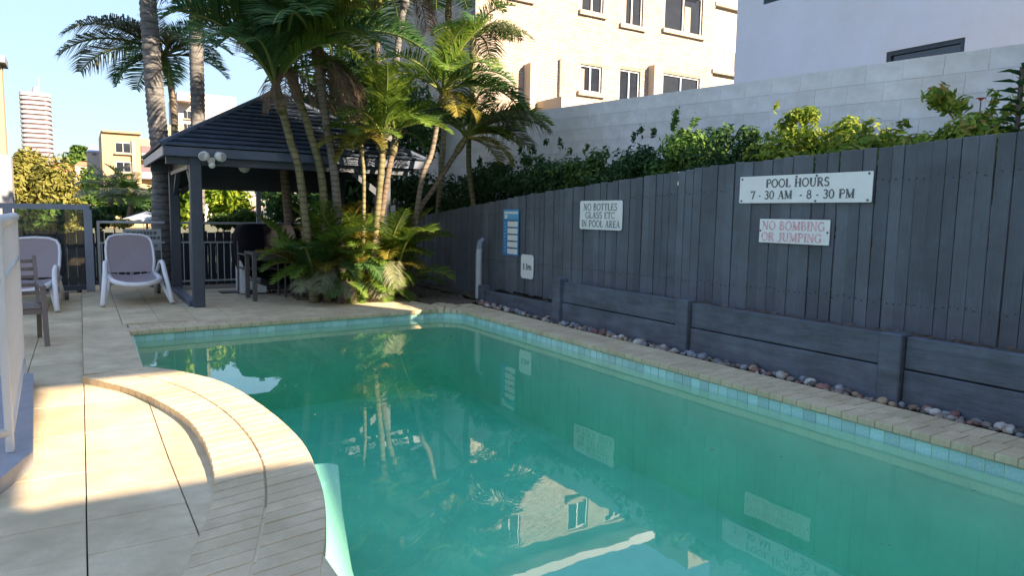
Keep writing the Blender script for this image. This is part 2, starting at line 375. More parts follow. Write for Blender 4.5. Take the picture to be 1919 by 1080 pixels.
# pool shell
PD = -1.15
mb = MB(); mb.prism([(p.x, p.y) for p in POOL], PD - .1, PD)
pool_floor = setp(mb.build('pool_floor', M['plaster']), kind='structure')
mb = MB()
n = len(POOL)
def offs(loop, d):
    out = []
    n_ = len(loop)
    for i in range(n_):
        a, b, c = loop[i - 1], loop[i], loop[(i + 1) % n_]
        t = ((b - a).normalized() + (c - b).normalized()); t = t.normalized() if t.length > 1e-6 else (c - b).normalized()
        out.append(b + Vector((-t.y, t.x, 0)) * d)
    return out
PO = offs(POOL, .18)
for i in range(n):
    a, b, c, d = POOL[i], POOL[(i+1) % n], PO[(i+1) % n], PO[i]
    for q in (((a.x,a.y,PD-.1),(b.x,b.y,PD-.1),(b.x,b.y,-.055),(a.x,a.y,-.055)), ((a.x,a.y,-.055),(b.x,b.y,-.055),(c.x,c.y,-.055),(d.x,d.y,-.055)),
              ((d.x,d.y,-.055),(c.x,c.y,-.055),(c.x,c.y,PD-.1),(d.x,d.y,PD-.1))): mb.face(q)
pool_wall = setp(mb.build('pool_wall', M['plaster']), kind='structure')
# water body
PW = offs(POOL, .03)
mb = MB(); mb.prism([(p.x, p.y) for p in PW], PD - .05, WZ)
water = setp(mb.build('pool_water', M['water']), kind='structure')
# submerged step
mb = MB(); mb.prism([(.5, 4.96), (1.36, 4.96), (1.49, 4.93), (1.54, 4.86), (1.30, 4.02), (1.13, 3.35), (1.05, 2.94), (.93, 2.3), (.5, 2.3)], PD, -.50)
setp(mb.build('pool_step', M['step'], pool_floor))
# waterline tiles, one row
tm = MB(); tm.bbox((-.5, -.006, -.5), (.5, .006, .5), .004); tile_me = tm.data('tile', M['tile'])
def run_tiles(path, step=.104, name='tile'):
    L = sum((b - a).length for a, b in zip(path, path[1:])); k = max(1, round(L / step)); P = resample(path, k)
    for a, b in zip(P, P[1:]):
        m_ = (a + b) / 2; d = (b - a); 
        inst(name, tile_me, pool_wall, (m_.x, m_.y, -.102), (0, 0, math.atan2(d.y, d.x)), (d.length - .008, 1, .088))
run_tiles([Vector((.45, 8.70, 0)), corner[0]])
run_tiles(corner)
run_tiles([corner[-1], Vector((PX, 1.2, 0))])
run_tiles([Vector((.41, 6.62, 0)), Vector((.45, 8.70, 0))])
mb = MB(); mb.mesh([(PX - .004, -1.5, -.155), (PX - .004, 1.195, -.155), (PX - .004, 1.195, -.06), (PX - .004, -1.5, -.06)], [(0, 1, 2, 3)])
for a, b in zip(INN, INN[1:]):
    mb.mesh([(a.x+.004,a.y,-.155),(b.x+.004,b.y,-.155),(b.x+.004,b.y,-.06),(a.x+.004,a.y,-.06)], [(0,1,2,3)])
setp(mb.build('tile_band', M['tile'], pool_wall), kind='stuff')

dm = MB(); dr = random.Random(5)
for k in range(26):
    xx, yy = dr.uniform(1.3, 4.4), dr.uniform(1.6, 8.4); a = dr.uniform(0, 6.3); s_ = dr.uniform(.008, .024); dm.ct = dr.random()
    u = Vector((math.cos(a), math.sin(a), 0)) * s_; w = Vector((-u.y, u.x, .3 * s_)) * .45; c = Vector((xx, yy, WZ + .004)); dm.face((c - u, c - w, c + u, c + w))
DEBRIS = dm
# grout bed and pavers
gm = MB()
gm.box((-6, -3, -.30), (-.1, 14.2, -.085)); gm.box((-.03, 6.60, -.30), (.26, 14.2, -.03)); 
gm.prism([(-.098, -1.5), (-.032, 6.598)] + [((a.x + b.x) / 2, (a.y + b.y) / 2) for a, b in zip(resample(OUT, 40), resample(INN, 40))], -.30, -.085)
gm.prism([(.262, 8.84), (4.77, 9.12), (4.77, 14.2), (.262, 14.2)], -.30, -.06); gm.box((4.772, 8.9, -.30), (5.7, 14.2, -.06)); gm.box((4.77, -1.5, -.30), (5.7, 8.898, -.062))
deck = setp(gm.build('deck', M['grout']), kind='structure')
gr = MB(); gr.box((-1500, 14.25, -.9), (1500, 2500, -.32)); gr.box((-1500, -1500, -.9), (-6.05, 14.2, -.32)); gr.box((5.75, -1500, -.9), (1500, 14.2, -.32)); gr.box((-6, -1500, -.9), (5.7, -3.1, -.32))
setp(gr.build('ground', M['ground']), kind='structure')
rnd = random.Random(3)
def step_z(y): t = min(1, max(0, (y - 2.9) / 1.5)); return -.052 * t * t * (3 - 2 * t) - .003
def paver(x0, x1, y0, y1, zf):
    mb = MB(); g = .0028; gy = .0018; r = .002; dz = rnd.uniform(-.0015, .0015)
    a = [(x0+g,y0+gy),(x1-g,y0+gy),(x1-g,y1-gy),(x0+g,y1-gy)]; b = [(x0+g+r,y0+gy+r),(x1-g-r,y0+gy+r),(x1-g-r,y1-gy-r),(x0+g+r,y1-gy-r)]
    va = [(p[0], p[1], zf(p[1]) - r + dz) for p in a]; vb = [(p[0], p[1], zf(p[1]) + dz) for p in b]; vc = [(p[0], p[1], zf(p[1]) - .035) for p in a]
    mb.mesh(va + vb + vc, [(4,5,6,7)] + [(i,(i+1)%4,4+(i+1)%4,4+i) for i in range(4)] + [(8+i,8+(i+1)%4,(i+1)%4,i) for i in range(4)])
    mb.build('paver', M['paver'], deck)
flat = lambda y: -.002
for r_ in range(36):
    y0 = -.406 + .386 * r_; y1 = y0 + .386
    for k in range(4):
        x1 = -.03 - .405 * k; x0 = x1 - .405
        if k == 3 and r_ < 18: continue
        paver(x0, x1, y0, y1, step_z)
    if y1 < 6.56:
        for k in range(2):
            x0 = -.03 + .40 * k
            if k == 0 or y0 < 5.6: paver(x0, x0 + .40, y0, y1, step_z)
for r_ in range(5): paver(-.03, .41, 6.55 + .44 * r_, 6.55 + .44 * (r_ + 1), flat)
paver(-.03, .41, 8.75, 9.24, flat)
for r_ in range(11):
    y0 = 9.24 + .45 * r_
    for k in range(12):
        x0 = -.03 + .40 * k
        if y0 > 10.2 and 2.8 < x0 < 4.4 and y0 < 11.9: continue
        if x0 > 4.3 and y0 > 9.6: continue
        if y0 > 12.5 and x0 > .8: continue
        paver(x0, x0 + .40, y0, y0 + .45, flat)
# coping bricks
coping = bpy.data.objects.new('coping', None); col.objects.link(coping); setp(coping, kind='structure')
bm_ = MB(); bm_.bbox((0, -.5, -.052), (1, .5, 0), .010); brick_me = bm_.data('brick', M['coping'])
y = 1.2
while y < 8.55:
    for k, x0 in enumerate((4.555, 4.797)):
        inst('brick', brick_me, coping, (x0, y + .06 * k, rnd.uniform(-.0015, .0015)), (0, 0, rnd.uniform(-.006, .006)), (.236, .117, 1))
    y += .1225
x = .43
while x < 4.15:
    for k in range(2):
        inst('brick', brick_me, coping, (x + .06 * k, fary(x) - .028 + .242 * k, rnd.uniform(-.0015, .0015)), (0, 0, R(90 + 3.6)), (.236, .117, 1))
    x += .1225
for k in range(6):                                              # corner fans
    a0 = R(15 * k + 1); a1 = R(15 * k + 14); cxx, cyy = PX - .40, fary(PX - .4) - .40
    for r0, r1 in ((.372, .61), (.616, .85)):
        mb = MB(); mb.prism([(cxx + r * math.sin(a), cyy + r * math.cos(a)) for r, a in ((r0, a0), (r1, a0), (r1, a1), (r0, a1))], -.052, 0)
        mb.build('brick', M['coping'], coping)
mb = MB(); mb.prism([(4.80, 9.16), (5.05, 8.9), (5.05, 9.3), (4.8, 9.3)], -.052, -.004); mb.build('corner_paver', M['coping'], coping)
NB = 76
ia = resample(INN, NB); oa = resample(OUT, NB)
def ring_brick(i, t0, t1, target=None):
    g = .035
    def P(j, t): 
        a = oa[i].lerp(oa[i+1], j); b = ia[i].lerp(ia[i+1], j); return a.lerp(b, t)
    q = [P(g, t0), P(g, t1), P(1 - g, t1), P(1 - g, t0)]
    r = .004; c = (q[0] + q[1] + q[2] + q[3]) / 4
    q2 = [p + (c - p).normalized() * r * 1.4 for p in q]
    dz = rnd.uniform(-.0015, .0015)
    mb_ = target or MB()
    mb_.mesh([(p.x, p.y, -.075) for p in q] + [(p.x, p.y, -r + dz) for p in q] + [(p.x, p.y, dz) for p in q2],
             [(8,9,10,11)] + [(4+k, 4+(k+1)%4, 8+(k+1)%4, 8+k) for k in range(4)] + [(k, (k+1)%4, 4+(k+1)%4, 4+k) for k in range(4)])
    mb_.fix = True
    if target is None: mb_.build('brick', M['coping'], coping)
far_ = MB()
for i in range(NB):
    vis = (ia[i].y + oa[i].y) / 2 > 2.1
    ring_brick(i, -.02, .49, None if vis else far_); ring_brick(i, .51, 1.05, None if vis else far_)
y = -1.4
while y < 1.15:
    for k, x0 in enumerate((4.555, 4.797)): far_.box((x0, y + .06 * k - .058, -.052), (x0 + .236, y + .06 * k + .058, 0))
    y += .1225
setp(far_.build('brick_row', M['coping'], coping), kind='stuff')
mb = MB(); mm = resample([a.lerp(b, .5) for a, b in zip(oa, ia)], 80); m0 = resample([a.lerp(b, .04) for a, b in zip(oa, ia)], 80); m1 = resample([a.lerp(b, .96) for a, b in zip(oa, ia)], 80)
for i in range(80):
    mb.mesh([(p.x, p.y, -.008) for p in (m0[i], m0[i+1], m1[i+1], m1[i])], [(0,1,2,3)])
setp(mb.build('mortar_bed', M['joint'], coping), kind='stuff')

mb = MB(); mb.box((4.556, -1.4, -.05), (5.035, 8.5, -.007)); mb.prism([(.47, fary(.47) - .022), (4.2, fary(4.2) - .022), (4.2, fary(4.2) + .44), (.47, fary(.47) + .44)], -.05, -.007)
setp(mb.build('mortar_joint', M['joint'], coping), kind='stuff')

# ------------------------------------------------------------------ big structures: wall, buildings
def rise(y): return .040 * (y - 3.0)
wall = thing('block_wall', 'long painted white concrete block wall behind the hedge', 'wall', (7.2, 3, 0))
mb = MB(); P = [(-1, .0), (15, .0), (15, 2.96 + rise(15)), (-1, 2.96 + rise(-1))]; mb.prism_yz(P, 7.212, 7.40); mb.build('core', M['mortar'], wall, world=True)
bl = MB(); bl.bbox((-.5, -.5, -.5), (.5, .5, .5), .005); block_me = bl.data('block', M['block'])
lowm = MB()
for r_ in range(15):
    zc = 2.96 - .1 - .2 * r_
    y = -.9 + (.2 if r_ % 2 else 0)
    while y < 14.8:
        if r_ < 8 and 2.4 < y < 13.4: inst('block', block_me, wall, (.100 + rnd.uniform(-.0012, .0012), y - 3, zc + rise(y)), (R(2.29), 0, 0), (.2, .3978, .1978))
        elif zc > .1: lowm.box((7.203, y - .197, zc + rise(y) - .097), (7.30, y + .197, zc + rise(y) + .097))
        y += .4
setp(lowm.build('lower_block', M['block'], wall, world=True), kind='stuff')

def window(parent, x0, x1, z0, z1, y, dirn=-1, sill=True, mull=1, fm='alu', depth=.10):
    """window set in a wall facing -Y at plane y"""
    f = MB(); w = .05
    for a, b in (((x0, z0), (x1, z0 + w)), ((x0, z1 - w), (x1, z1)), ((x0, z0 + w), (x0 + w, z1 - w)), ((x1 - w, z0 + w), (x1, z1 - w))):
        f.box((a[0], y + .02, a[1]), (b[0], y + depth, b[1]))
    for k in range(mull):
        xm = x0 + (x1 - x0) * (k + 1) / (mull + 1); f.box((xm - w * .5, y + .018, z0 + w), (xm + w * .5, y + depth - .003, z1 - w))
    fo = f.build('window', M[fm], parent, world=True)
    g = MB(); g.box((x0 + w, y + .06, z0 + w), (x1 - w, y + .075, z1 - w)); g.build('pane', M['glass'], fo, off=parent.location)
    if sill:
        s = MB(); s.box((x0 - .10, y - .12, z0 - .13), (x1 + .10, y + .05, z0 - .003)); s.build('sill', M['sill'], fo, off=parent.location)
    return fo
# beige brick building
BY = 17.0
bb = thing('brick_building', 'cream brick apartment building behind the white wall, in sunshine', 'building', (14, BY, 0))
wins = [(12.80, 13.62, 7.42, 8.40, 1), (14.36, 15.20, 7.28, 8.40, 1), (16.12, 17.82, 7.40, 8.62, 1), (12.82, 13.64, 5.09, 5.88, 1), (14.34, 15.18, 4.75, 5.93, 1), (16.16, 17.82, 4.9, 6.02, 1),
        (10.3, 11.0, 7.42, 8.4, 1)]
mb = MB(); x0b, x1b, zt = 9.25, 18.40, 9.0
xs = sorted({x0b, x1b, *[w[0] for w in wins], *[w[1] for w in wins]}); zs = sorted({0, zt, *[w[2] for w in wins], *[w[3] for w in wins]})
for xa, xc in zip(xs, xs[1:]):
    for za, zc in zip(zs, zs[1:]):
        xm, zm = (xa + xc) / 2, (za + zc) / 2
        if any(w[0] < xm < w[1] and w[2] < zm < w[3] for w in wins): continue
        mb.mesh([(xa, BY + .008, za), (xc, BY + .008, za), (xc, BY + .008, zc), (xa, BY + .008, zc)], [(0, 1, 2, 3)])
for w in wins:
    for q in (((w[0],w[2]),(w[0],w[3])), ((w[1],w[3]),(w[1],w[2])), ((w[0],w[3]),(w[1],w[3])), ((w[1],w[2]),(w[0],w[2]))):
        (a0, b0), (a1, b1) = q; mb.mesh([(a0, BY + .008, b0), (a1, BY + .008, b1), (a1, BY + .2, b1), (a0, BY + .2, b0)], [(0, 1, 2, 3)])
    mb.mesh([(w[0], BY + .2, w[2]), (w[1], BY + .2, w[2]), (w[1], BY + .2, w[3]), (w[0], BY + .2, w[3])], [(0, 1, 2, 3)])
mb.mesh([(x0b + .008, BY + .008, 0), (x0b + .008, BY + .008, zt), (x0b + .008, 29, zt), (x0b + .008, 29, 0)], [(0,1,2,3)])
mb.mesh([(x1b, BY + .008, 0), (x1b, BY + .008, zt), (x1b, 29, zt), (x1b, 29, 0)], [(0,1,2,3)])
mb.mesh([(x0b, BY + .008, zt), (x1b, BY + .008, zt), (x1b, 29, zt), (x0b, 29, zt)], [(0,1,2,3)])
mb.build('wall', M['brickmortar'], bb, world=True)
br = MB(); bw, bh = .24, .086
for axis in (0, 1):
    k = 0; z = 3.0 if axis == 0 else 2.2
    while z < zt - bh:
        p = (x0b if axis == 0 else BY + .12) + (bw / 2 if k % 2 else 0); end = x1b if axis == 0 else 24.0
        while p < end - .05:
            a, b, za, zb = p + .006, min(p + bw, end) - .006, z + .005, z + bh - .005
            br.ct = rnd.random()
            if axis == 0:
                if not any(w[0] - .22 < (a + b) / 2 < w[1] + .22 and w[2] - .04 < (za + zb) / 2 < w[3] + .04 for w in wins) or False:
                    pieces = [(a, b)]
                else:
                    pieces = []
                    for w in wins:
                        if w[2] - .04 < (za + zb) / 2 < w[3] + .04 and b > w[0] - .02 and a < w[1] + .02:
                            if a < w[0] - .03: pieces.append((a, min(b, w[0] - .004)))
                            if b > w[1] + .03: pieces.append((max(a, w[1] + .004), b))
                            break
                    else: pieces = [(a, b)]
                for a_, b_ in pieces:
                    d = BY + .009; f_ = BY - .002 + rnd.uniform(-.003, .003)
                    br.mesh([(a_, f_, za), (b_, f_, za), (b_, f_, zb), (a_, f_, zb), (a_, d, za), (b_, d, za), (b_, d, zb), (a_, d, zb)],
                            [(0,1,2,3), (4,5,1,0), (3,2,6,7), (4,0,3,7), (1,5,6,2)])
            else:
                f_ = x0b - .002 + rnd.uniform(-.003, .003); d = x0b + .009
                br.mesh([(f_, b, za), (f_, a, za), (f_, a, zb), (f_, b, zb), (d, b, za), (d, a, za), (d, a, zb), (d, b, zb)],
                        [(0,1,2,3), (4,5,1,0), (3,2,6,7), (4,0,3,7), (1,5,6,2)])
            p += bw
        z += bh; k += 1
setp(br.build('brickwork', M['brick'], bb, world=True), kind='stuff')
for w in wins:
    fo = window(bb, w[0], w[1], w[2], w[3], BY + .03, mull=w[4])
    if w[0] in (16.12, 14.36, 12.82):
        cw = (w[1] - w[0]) * .16; cx_ = w[0] + (w[1] - w[0]) * (.56 if w[0] > 16 else .10)
        g = MB(); g.box((cx_, BY + .082, w[2] + .06), (cx_ + cw, BY + .087, w[3] - .06 - (.3 if w[0] > 16 else .05))); g.build('curtain', M['sill'], fo, off=bb.location)
for xa, dd in ((10.82, .36), (15.50, .30)):
    f = MB(); f.box((xa, BY - dd, 3), (xa + .16, BY - .004, 4.9 if xa < 11 and False else (6.15 if xa > 15 else 5.6))); f.build('fin_wall', M['cream'], bb, world=True)
f = MB(); f.tube([(12.05, BY - .06, 3), (12.05, BY - .06, 5.9)], .04, 8); f.build('downpipe', M['sill'], bb, world=True)
f = MB(); f.box((11.30, BY - 1.2, 3), (12.2, BY - .01, 4.62)); f.build('porch_roof', M['cream'], bb, world=True)
f = MB(); f.box((9.0, BY - .65, 8.86), (17.92, BY - .004, 9.10)); f.build('eave', M['render'], bb, world=True)
f = MB(); f.box((18.403, BY + .10, 0), (19.9, 24, 11.2)); f.build('stair_tower', M['cream'], bb, world=True)
window(bb, 18.46, 19.62, 6.42, 7.15, BY + .06)
f = MB(); f.box((18.38, BY - .04, 8.5), (19.9, BY + .098, 8.62)); f.build('tower_band', M['sill'], bb, world=True)
# white rendered building on the right
wb = thing('white_building', 'pale blue-white rendered building rising behind the block wall', 'building', (12, 3.5, 0))
mb = MB()
slot = (4.9, 5.96, 3.30, 3.80); hi = (6.6, 8.18, 4.99, 6.1)
ys = sorted({-1.6, 8.73, slot[0], slot[1], hi[0], hi[1]}); zs = sorted({0, 8.3, slot[2], slot[3], hi[2], hi[3]})
for ya, yb in zip(ys, ys[1:]):
    for za, zb in zip(zs, zs[1:]):
        ym, zm = (ya + yb) / 2, (za + zb) / 2
        if any(w[0] < ym < w[1] and w[2] < zm < w[3] for w in (slot, hi)): mb.mesh([(10.15, ya, za), (10.15, yb, za), (10.15, yb, zb), (10.15, ya, zb)], [(0,1,2,3)])
        else: mb.mesh([(10, ya, za), (10, yb, za), (10, yb, zb), (10, ya, zb)], [(0,1,2,3)])
for w in (slot, hi):
    for q in (((w[0],w[2]),(w[0],w[3])), ((w[1],w[3]),(w[1],w[2])), ((w[0],w[3]),(w[1],w[3])), ((w[1],w[2]),(w[0],w[2]))):
        (a0, b0), (a1, b1) = q; mb.mesh([(10, a0, b0), (10, a1, b1), (10.15, a1, b1), (10.15, a0, b0)], [(0,1,2,3)])
mb.mesh([(10, -1.6, 0), (24, -1.6, 0), (24, -1.6, 8.3), (10, -1.6, 8.3)], [(0,1,2,3)]); mb.mesh([(10, 8.73, 0), (24, 8.73, 0), (24, 8.73, 8.3), (10, 8.73, 8.3)], [(0,1,2,3)])
mb.mesh([(10, -1.6, 8.3), (24, -1.6, 8.3), (24, 8.73, 8.3), (10, 8.73, 8.3)], [(0,1,2,3)]); mb.mesh([(24, -1.6, 0), (24, 8.73, 0), (24, 8.73, 8.3), (24, -1.6, 8.3)], [(0,1,2,3)])
mb.build('wall', M['render'], wb, world=True)
for w in (slot, hi):
    f = MB(); t = .06
    f.box((10.02, w[0], w[3] - t), (10.12, w[1], w[3])); f.box((10.02, w[0], w[2]), (10.12, w[1], w[2] + t)); f.box((10.02, w[0], w[2] + t), (10.12, w[0] + t, w[3] - t)); f.box((10.02, w[1] - t, w[2] + t), (10.12, w[1], w[3] - t))
    fo = f.build('window', M['navy'], wb, world=True)
    g = MB(); g.box((10.06, w[0] + t, w[2] + t), (10.075, w[1] - t, w[3] - t)); g.build('pane', M['glass'], fo, off=wb.location)
# unseen block added behind the camera, its openings cut to shape the sun band
sun_blocker = thing('apartment_building', 'unseen block added behind the camera to shape sun and shade', 'building', (5, -4, 0))
mb = MB()
mb.prism_xz([(.2, 0), (3.9, 0), (3.9, 3.40), (4.82, 4.37), (.2, 4.37)], -4.2, -4.0)
mb.prism_xz([(3.903, 0), (10.25, 0), (10.25, 7.22), (6.0, 7.22), (6.0, 4.75), (4.54, 3.53), (3.903, 3.0)], -4.198, -3.998)
mb.prism_xz([(.2, 4.373), (3.52, 4.373), (4.815, 5.86), (4.815, 7.22), (.2, 7.22)], -4.2, -4.0)  # wedge added to keep sun off the white railing and plinth
mb.box((.2, -12, 0), (10.25, -4.203, 2.9)); mb.build('wall', M['blockerwall'], sun_blocker, world=True)
mb = MB(); mb.box((.2, -6.5, 7.24), (10.25, -4.0, 12.0)); mb.build('upper_sun_block', M['blockerwall'], sun_blocker, world=True)  # added mass that shades the far deck and palms
mb = MB(); mb.box((.3, -6.3, 2.903), (.7, -5.9, 7.238)); mb.build('column', M['blockerwall'], sun_blocker, world=True)
mb = MB(); mb.box((9.5, -6.4, 2.903), (10.0, -4.3, 7.238)); mb.build('column', M['blockerwall'], sun_blocker, world=True)
for k in range(3):
    for z in (1.2, 8.8):
        x0 = .8 + 2.9 * k; f = MB(); f.box((x0, -3.98, z), (x0 + 1.8, -3.93, z + 1.3)); fo = f.build('window', M['alu'], sun_blocker, world=True)
        g = MB(); g.box((x0 + .08, -3.929, z + .08), (x0 + 1.72, -3.92, z + 1.22)); g.build('pane', M['glass'], fo, off=sun_blocker.location)

# ------------------------------------------------------------------ fence and retaining wall
FX = 5.65
FT = [(-3, 2.12), (2.43, 2.0), (3.4, 1.965), (5.1, 1.91), (8.5, 1.68), (12.2, 1.34), (14.2, 1.22)]
def lerp_tab(T, y):
    for (a, u), (b, w) in zip(T, T[1:]):
        if y <= b: return u + (w - u) * (y - a) / (b - a)
    return T[-1][1]
fence = thing('timber_fence', 'long charcoal painted timber paling fence carrying the pool signs', 'fence', (FX, 5, 0))
pal = MB(); pal.bbox((0, -.5, 0), (.018, .5, 1), .004); pal_me = pal.data('paling', M['fence'])
y = -2.6; k = 0
while y < 14.0:
    w = rnd.choice((.098, .104, .112, .112, .116)) ; gap = rnd.choice((.002, .003, .004, .006, .003, .009, .012))
    yc = y + w / 2; top = lerp_tab(FT, yc) + rnd.uniform(-.008, .008)
    bot = .44 if yc < 7.3 else (.16 if yc < 9.6 else .02)
    bot += rnd.uniform(-.02, .02)
    inst('paling', pal_me, fence, (rnd.uniform(-.004, .004) + (.006 if k % 2 else 0), yc - 5, bot), (rnd.uniform(-.006, .006), rnd.uniform(-.004, .004), 0), (1, w, top - bot))
    y += w + gap; k += 1
for dz in (.22, .95, .30):
    pass
for frac in (.16, .82):
    seg = [(-2.6, 2.4), (2.4, 5.1), (5.1, 8.5), (8.5, 12.2), (12.2, 14)]
    for a, b in seg:
        r_ = MB(); za = .45 + (lerp_tab(FT, a) - .45) * frac; zb = .45 + (lerp_tab(FT, b) - .45) * frac
        r_.bar((FX + .052, a, za), (FX + .052, b - .003, zb), .04, .075); r_.build('rail', M['fence'], fence, world=True)
nl = MB()
yy = .9
while yy < 10.5:
    for frac in (.16, .82):
        zz = .45 + (lerp_tab(FT, yy) - .45) * frac + rnd.uniform(-.018, .018); nl.tube([(FX - .0075, yy, zz), (FX + .004, yy, zz)], .0045, 5)
    yy += .055
setp(nl.build('nail', M['black'], fence, world=True), kind='stuff')
for yp in (-2, .4, 2.8, 5.2, 7.6, 10, 12.4):
    r_ = MB(); r_.box((FX + .075, yp - .045, 0), (FX + .165, yp + .045, lerp_tab(FT, yp) - .06)); r_.build('post', M['fence'], fence, world=True)
rw = thing('retaining_wall', 'low charcoal sleeper retaining wall in front of the fence', 'wall', (5.25, 5, 0))
RX = 5.22
for a, b in ((-2.5, .62), (.78, 2.80), (2.98, 4.96), (5.14, 7.18)):
    for z0, z1, dx in ((-.05, .245, 0), (.255, .50, .006)):
        m_ = MB(); m_.bbox((RX + dx, a, z0), (RX + .075 + dx, b, z1 + (.012 if a > 5 and z1 > .3 else 0)), .008); m_.build('sleeper', M['sleeper'], rw, world=True)
for yp, h in ((.70, .505), (2.89, .515), (5.05, .53), (7.26, .56)):
    m_ = MB(); m_.bbox((RX - .05, yp - .085, -.06), (RX + .10, yp + .085, h), .010); m_.build('post', M['sleeper'], rw, world=True)
m_ = MB(); m_.bbox((RX + .06, 7.36, -.05), (RX + .13, 9.28, .19), .008); m_.build('sleeper', M['sleeper'], rw, world=True)
m_ = MB(); m_.bbox((RX + .03, 9.30, -.05), (RX + .16, 9.46, .26), .008); m_.build('post', M['sleeper'], rw, world=True)
# garden bed behind the sleepers
mb = MB()
def bump_strip(mb, x0, x1, y0, y1, z, nx, ny, amp, seed):
    r = random.Random(seed); g = [[(x0 + (x1 - x0) * i / nx, y0 + (y1 - y0) * j / ny, (z(y0 + (y1-y0)*j/ny) if callable(z) else z) + r.uniform(-amp, amp)) for i in range(nx + 1)] for j in range(ny + 1)]
    for j in range(ny):
        for i in range(nx): mb.face((g[j][i], g[j][i+1], g[j+1][i+1], g[j+1][i]))
bump_strip(mb, RX + .07, FX + 1.6, -2.5, 7.3, .455, 6, 120, .018, 1)
bump_strip(mb, RX + .1, FX + 1.6, 7.3, 14.2, lambda y: .12 if y < 9.3 else .02, 6, 70, .02, 2)
bump_strip(mb, 4.40, RX + .1, 9.30, 14.2, .0, 8, 60, .02, 4)
mb.smooth = True
setp(mb.build('garden_bed', M['soil']), kind='structure')
mb = MB(); bump_strip(mb, 5.03, 5.32, -1.5, 9.6, -.025, 4, 120, .008, 5); pebbles = setp(mb.build('pebble_strip', M['soil']), kind='structure')
def stone_mesh(seed, m):
    r = random.Random(seed); mb = MB(); mb.ball((0, 0, 0), .5, 8, 5, (1, r.uniform(.65, .95), r.uniform(.5, .75)))
    mb.v = [tuple(c * (1 + r.uniform(-.11, .11)) for c in v) for v in mb.v]; mb.smooth = True; return mb.data('stone', m)
stone_mes = [stone_mesh(i, PEB[i % 5]) for i in range(15)]
ns = 0; small = MB()
for k in range(900):
    yy = -1.2 + 10.6 * rnd.random(); xx = rnd.uniform(5.055, 5.185) + (.05 if yy > 7.4 else 0)
    s = rnd.choice((.035, .045, .055, .065, .08, .10)) * rnd.uniform(.8, 1.15)
    if any(abs(yy - yp) < .13 and xx > RX - .11 for yp in (.7, 2.89, 5.05, 7.26)): continue
    if ns < 285 and yy > 1.4:
        inst('stone', rnd.choice(stone_mes), pebbles, (xx, yy, -.012 + s * .22), (rnd.uniform(-.4, .4), rnd.uniform(-.4, .4), rnd.uniform(0, 6.3)), (s, s, s)); ns += 1
    elif k % 2 == 0: small.ball((xx, yy, -.012 + s * .1), s * .4, 6, 4, (1, 1, .7))
setp(small.build('small_stone', M['pebble'], pebbles), kind='stuff')
setp(DEBRIS.build('floating_leaves', M['palm_dead']), kind='stuff')
# fallen leaves on the bed
lm = MB()
for k in range(420):
    yy = rnd.uniform(1.0, 10.5); xx = rnd.uniform(RX + .09, FX - .03) if yy < 9.2 else rnd.uniform(4.5, 5.6); z = .480 if yy < 7.2 else (.15 if yy < 9.2 else .03)
    a = rnd.uniform(0, 6.3); s = rnd.uniform(.015, .04); lm.ct = rnd.random(); u = Vector((math.cos(a), math.sin(a), rnd.uniform(-.3, .3))) * s; w = Vector((-math.sin(a), math.cos(a), rnd.uniform(-.4, .4))) * s * .5
    c = Vector((xx, yy, z)); lm.face((c - u, c - w, c + u, c + w))
setp(lm.build('leaf_litter', M['palm_dead']), kind='stuff')

# ------------------------------------------------------------------ lettering
G = {}
def _arc(cx, cy, rx, ry, a0, a1, n=9): return [(cx + rx * math.cos(R(a0 + (a1 - a0) * k / n)), cy + ry * math.sin(R(a0 + (a1 - a0) * k / n))) for k in range(n + 1)]
K, T_ = .17, .075
def ser(x, y, w=.30): return ([(x - w / 2, y), (x + w / 2, y)], .06)
G['I'] = (.36, [([(.18, 0), (.18, 1)], K), ser(.18, .03), ser(.18, .97)])
G['H'] = (.84, [([(.18, 0), (.18, 1)], K), ([(.66, 0), (.66, 1)], K), ([(.18, .5), (.66, .5)], T_), ser(.18, .03), ser(.18, .97), ser(.66, .03), ser(.66, .97)])
G['L'] = (.66, [([(.18, 0), (.18, 1)], K), ([(.18, .04), (.58, .04), (.60, .25)], T_), ser(.18, .97)])
G['T'] = (.70, [([(.35, 0), (.35, 1)], K), ([(.05, .75), (.06, .96), (.64, .96), (.65, .75)], T_), ser(.35, .03)])
G['E'] = (.66, [([(.18, 0), (.18, 1)], K), ([(.06, .04), (.57, .04), (.60, .24)], T_), ([(.06, .96), (.55, .96), (.57, .78)], T_), ([(.18, .5), (.45, .5)], T_), ([(.45, .40), (.45, .6)], T_)])
G['N'] = (.84, [([(.16, 0), (.16, 1)], T_), ([(.68, 0), (.68, 1)], T_), ([(.14, .98), (.70, .02)], K), ser(.16, .03), ser(.12, .97, .24), ser(.68, .97)])
G['M'] = (.98, [([(.15, 0), (.15, 1)], T_), ([(.80, 0), (.80, 1)], K), ([(.16, .98), (.48, .05)], K), ([(.48, .05), (.80, .98)], T_), ser(.15, .03), ser(.80, .03), ser(.12, .97, .2), ser(.84, .97, .2)])
G['A'] = (.80, [([(.14, 0), (.40, 1)], T_), ([(.40, 1), (.66, 0)], K), ([(.22, .34), (.58, .34)], T_), ser(.14, .03, .24), ser(.66, .03, .28)])
G['P'] = (.70, [([(.18, 0), (.18, 1)], K), ([(.18, .96), (.40, .96)] + _arc(.40, .73, .22, .23, 90, -90) + [(.18, .50)], .10), ser(.18, .03), ser(.12, .97, .16)])
G['R'] = (.78, [([(.18, 0), (.18, 1)], K), ([(.18, .96), (.38, .96)] + _arc(.38, .74, .21, .22, 90, -90) + [(.18, .52)], .10), ([(.36, .52), (.64, .03), (.74, .03)], .14), ser(.18, .03), ser(.12, .97, .16)])
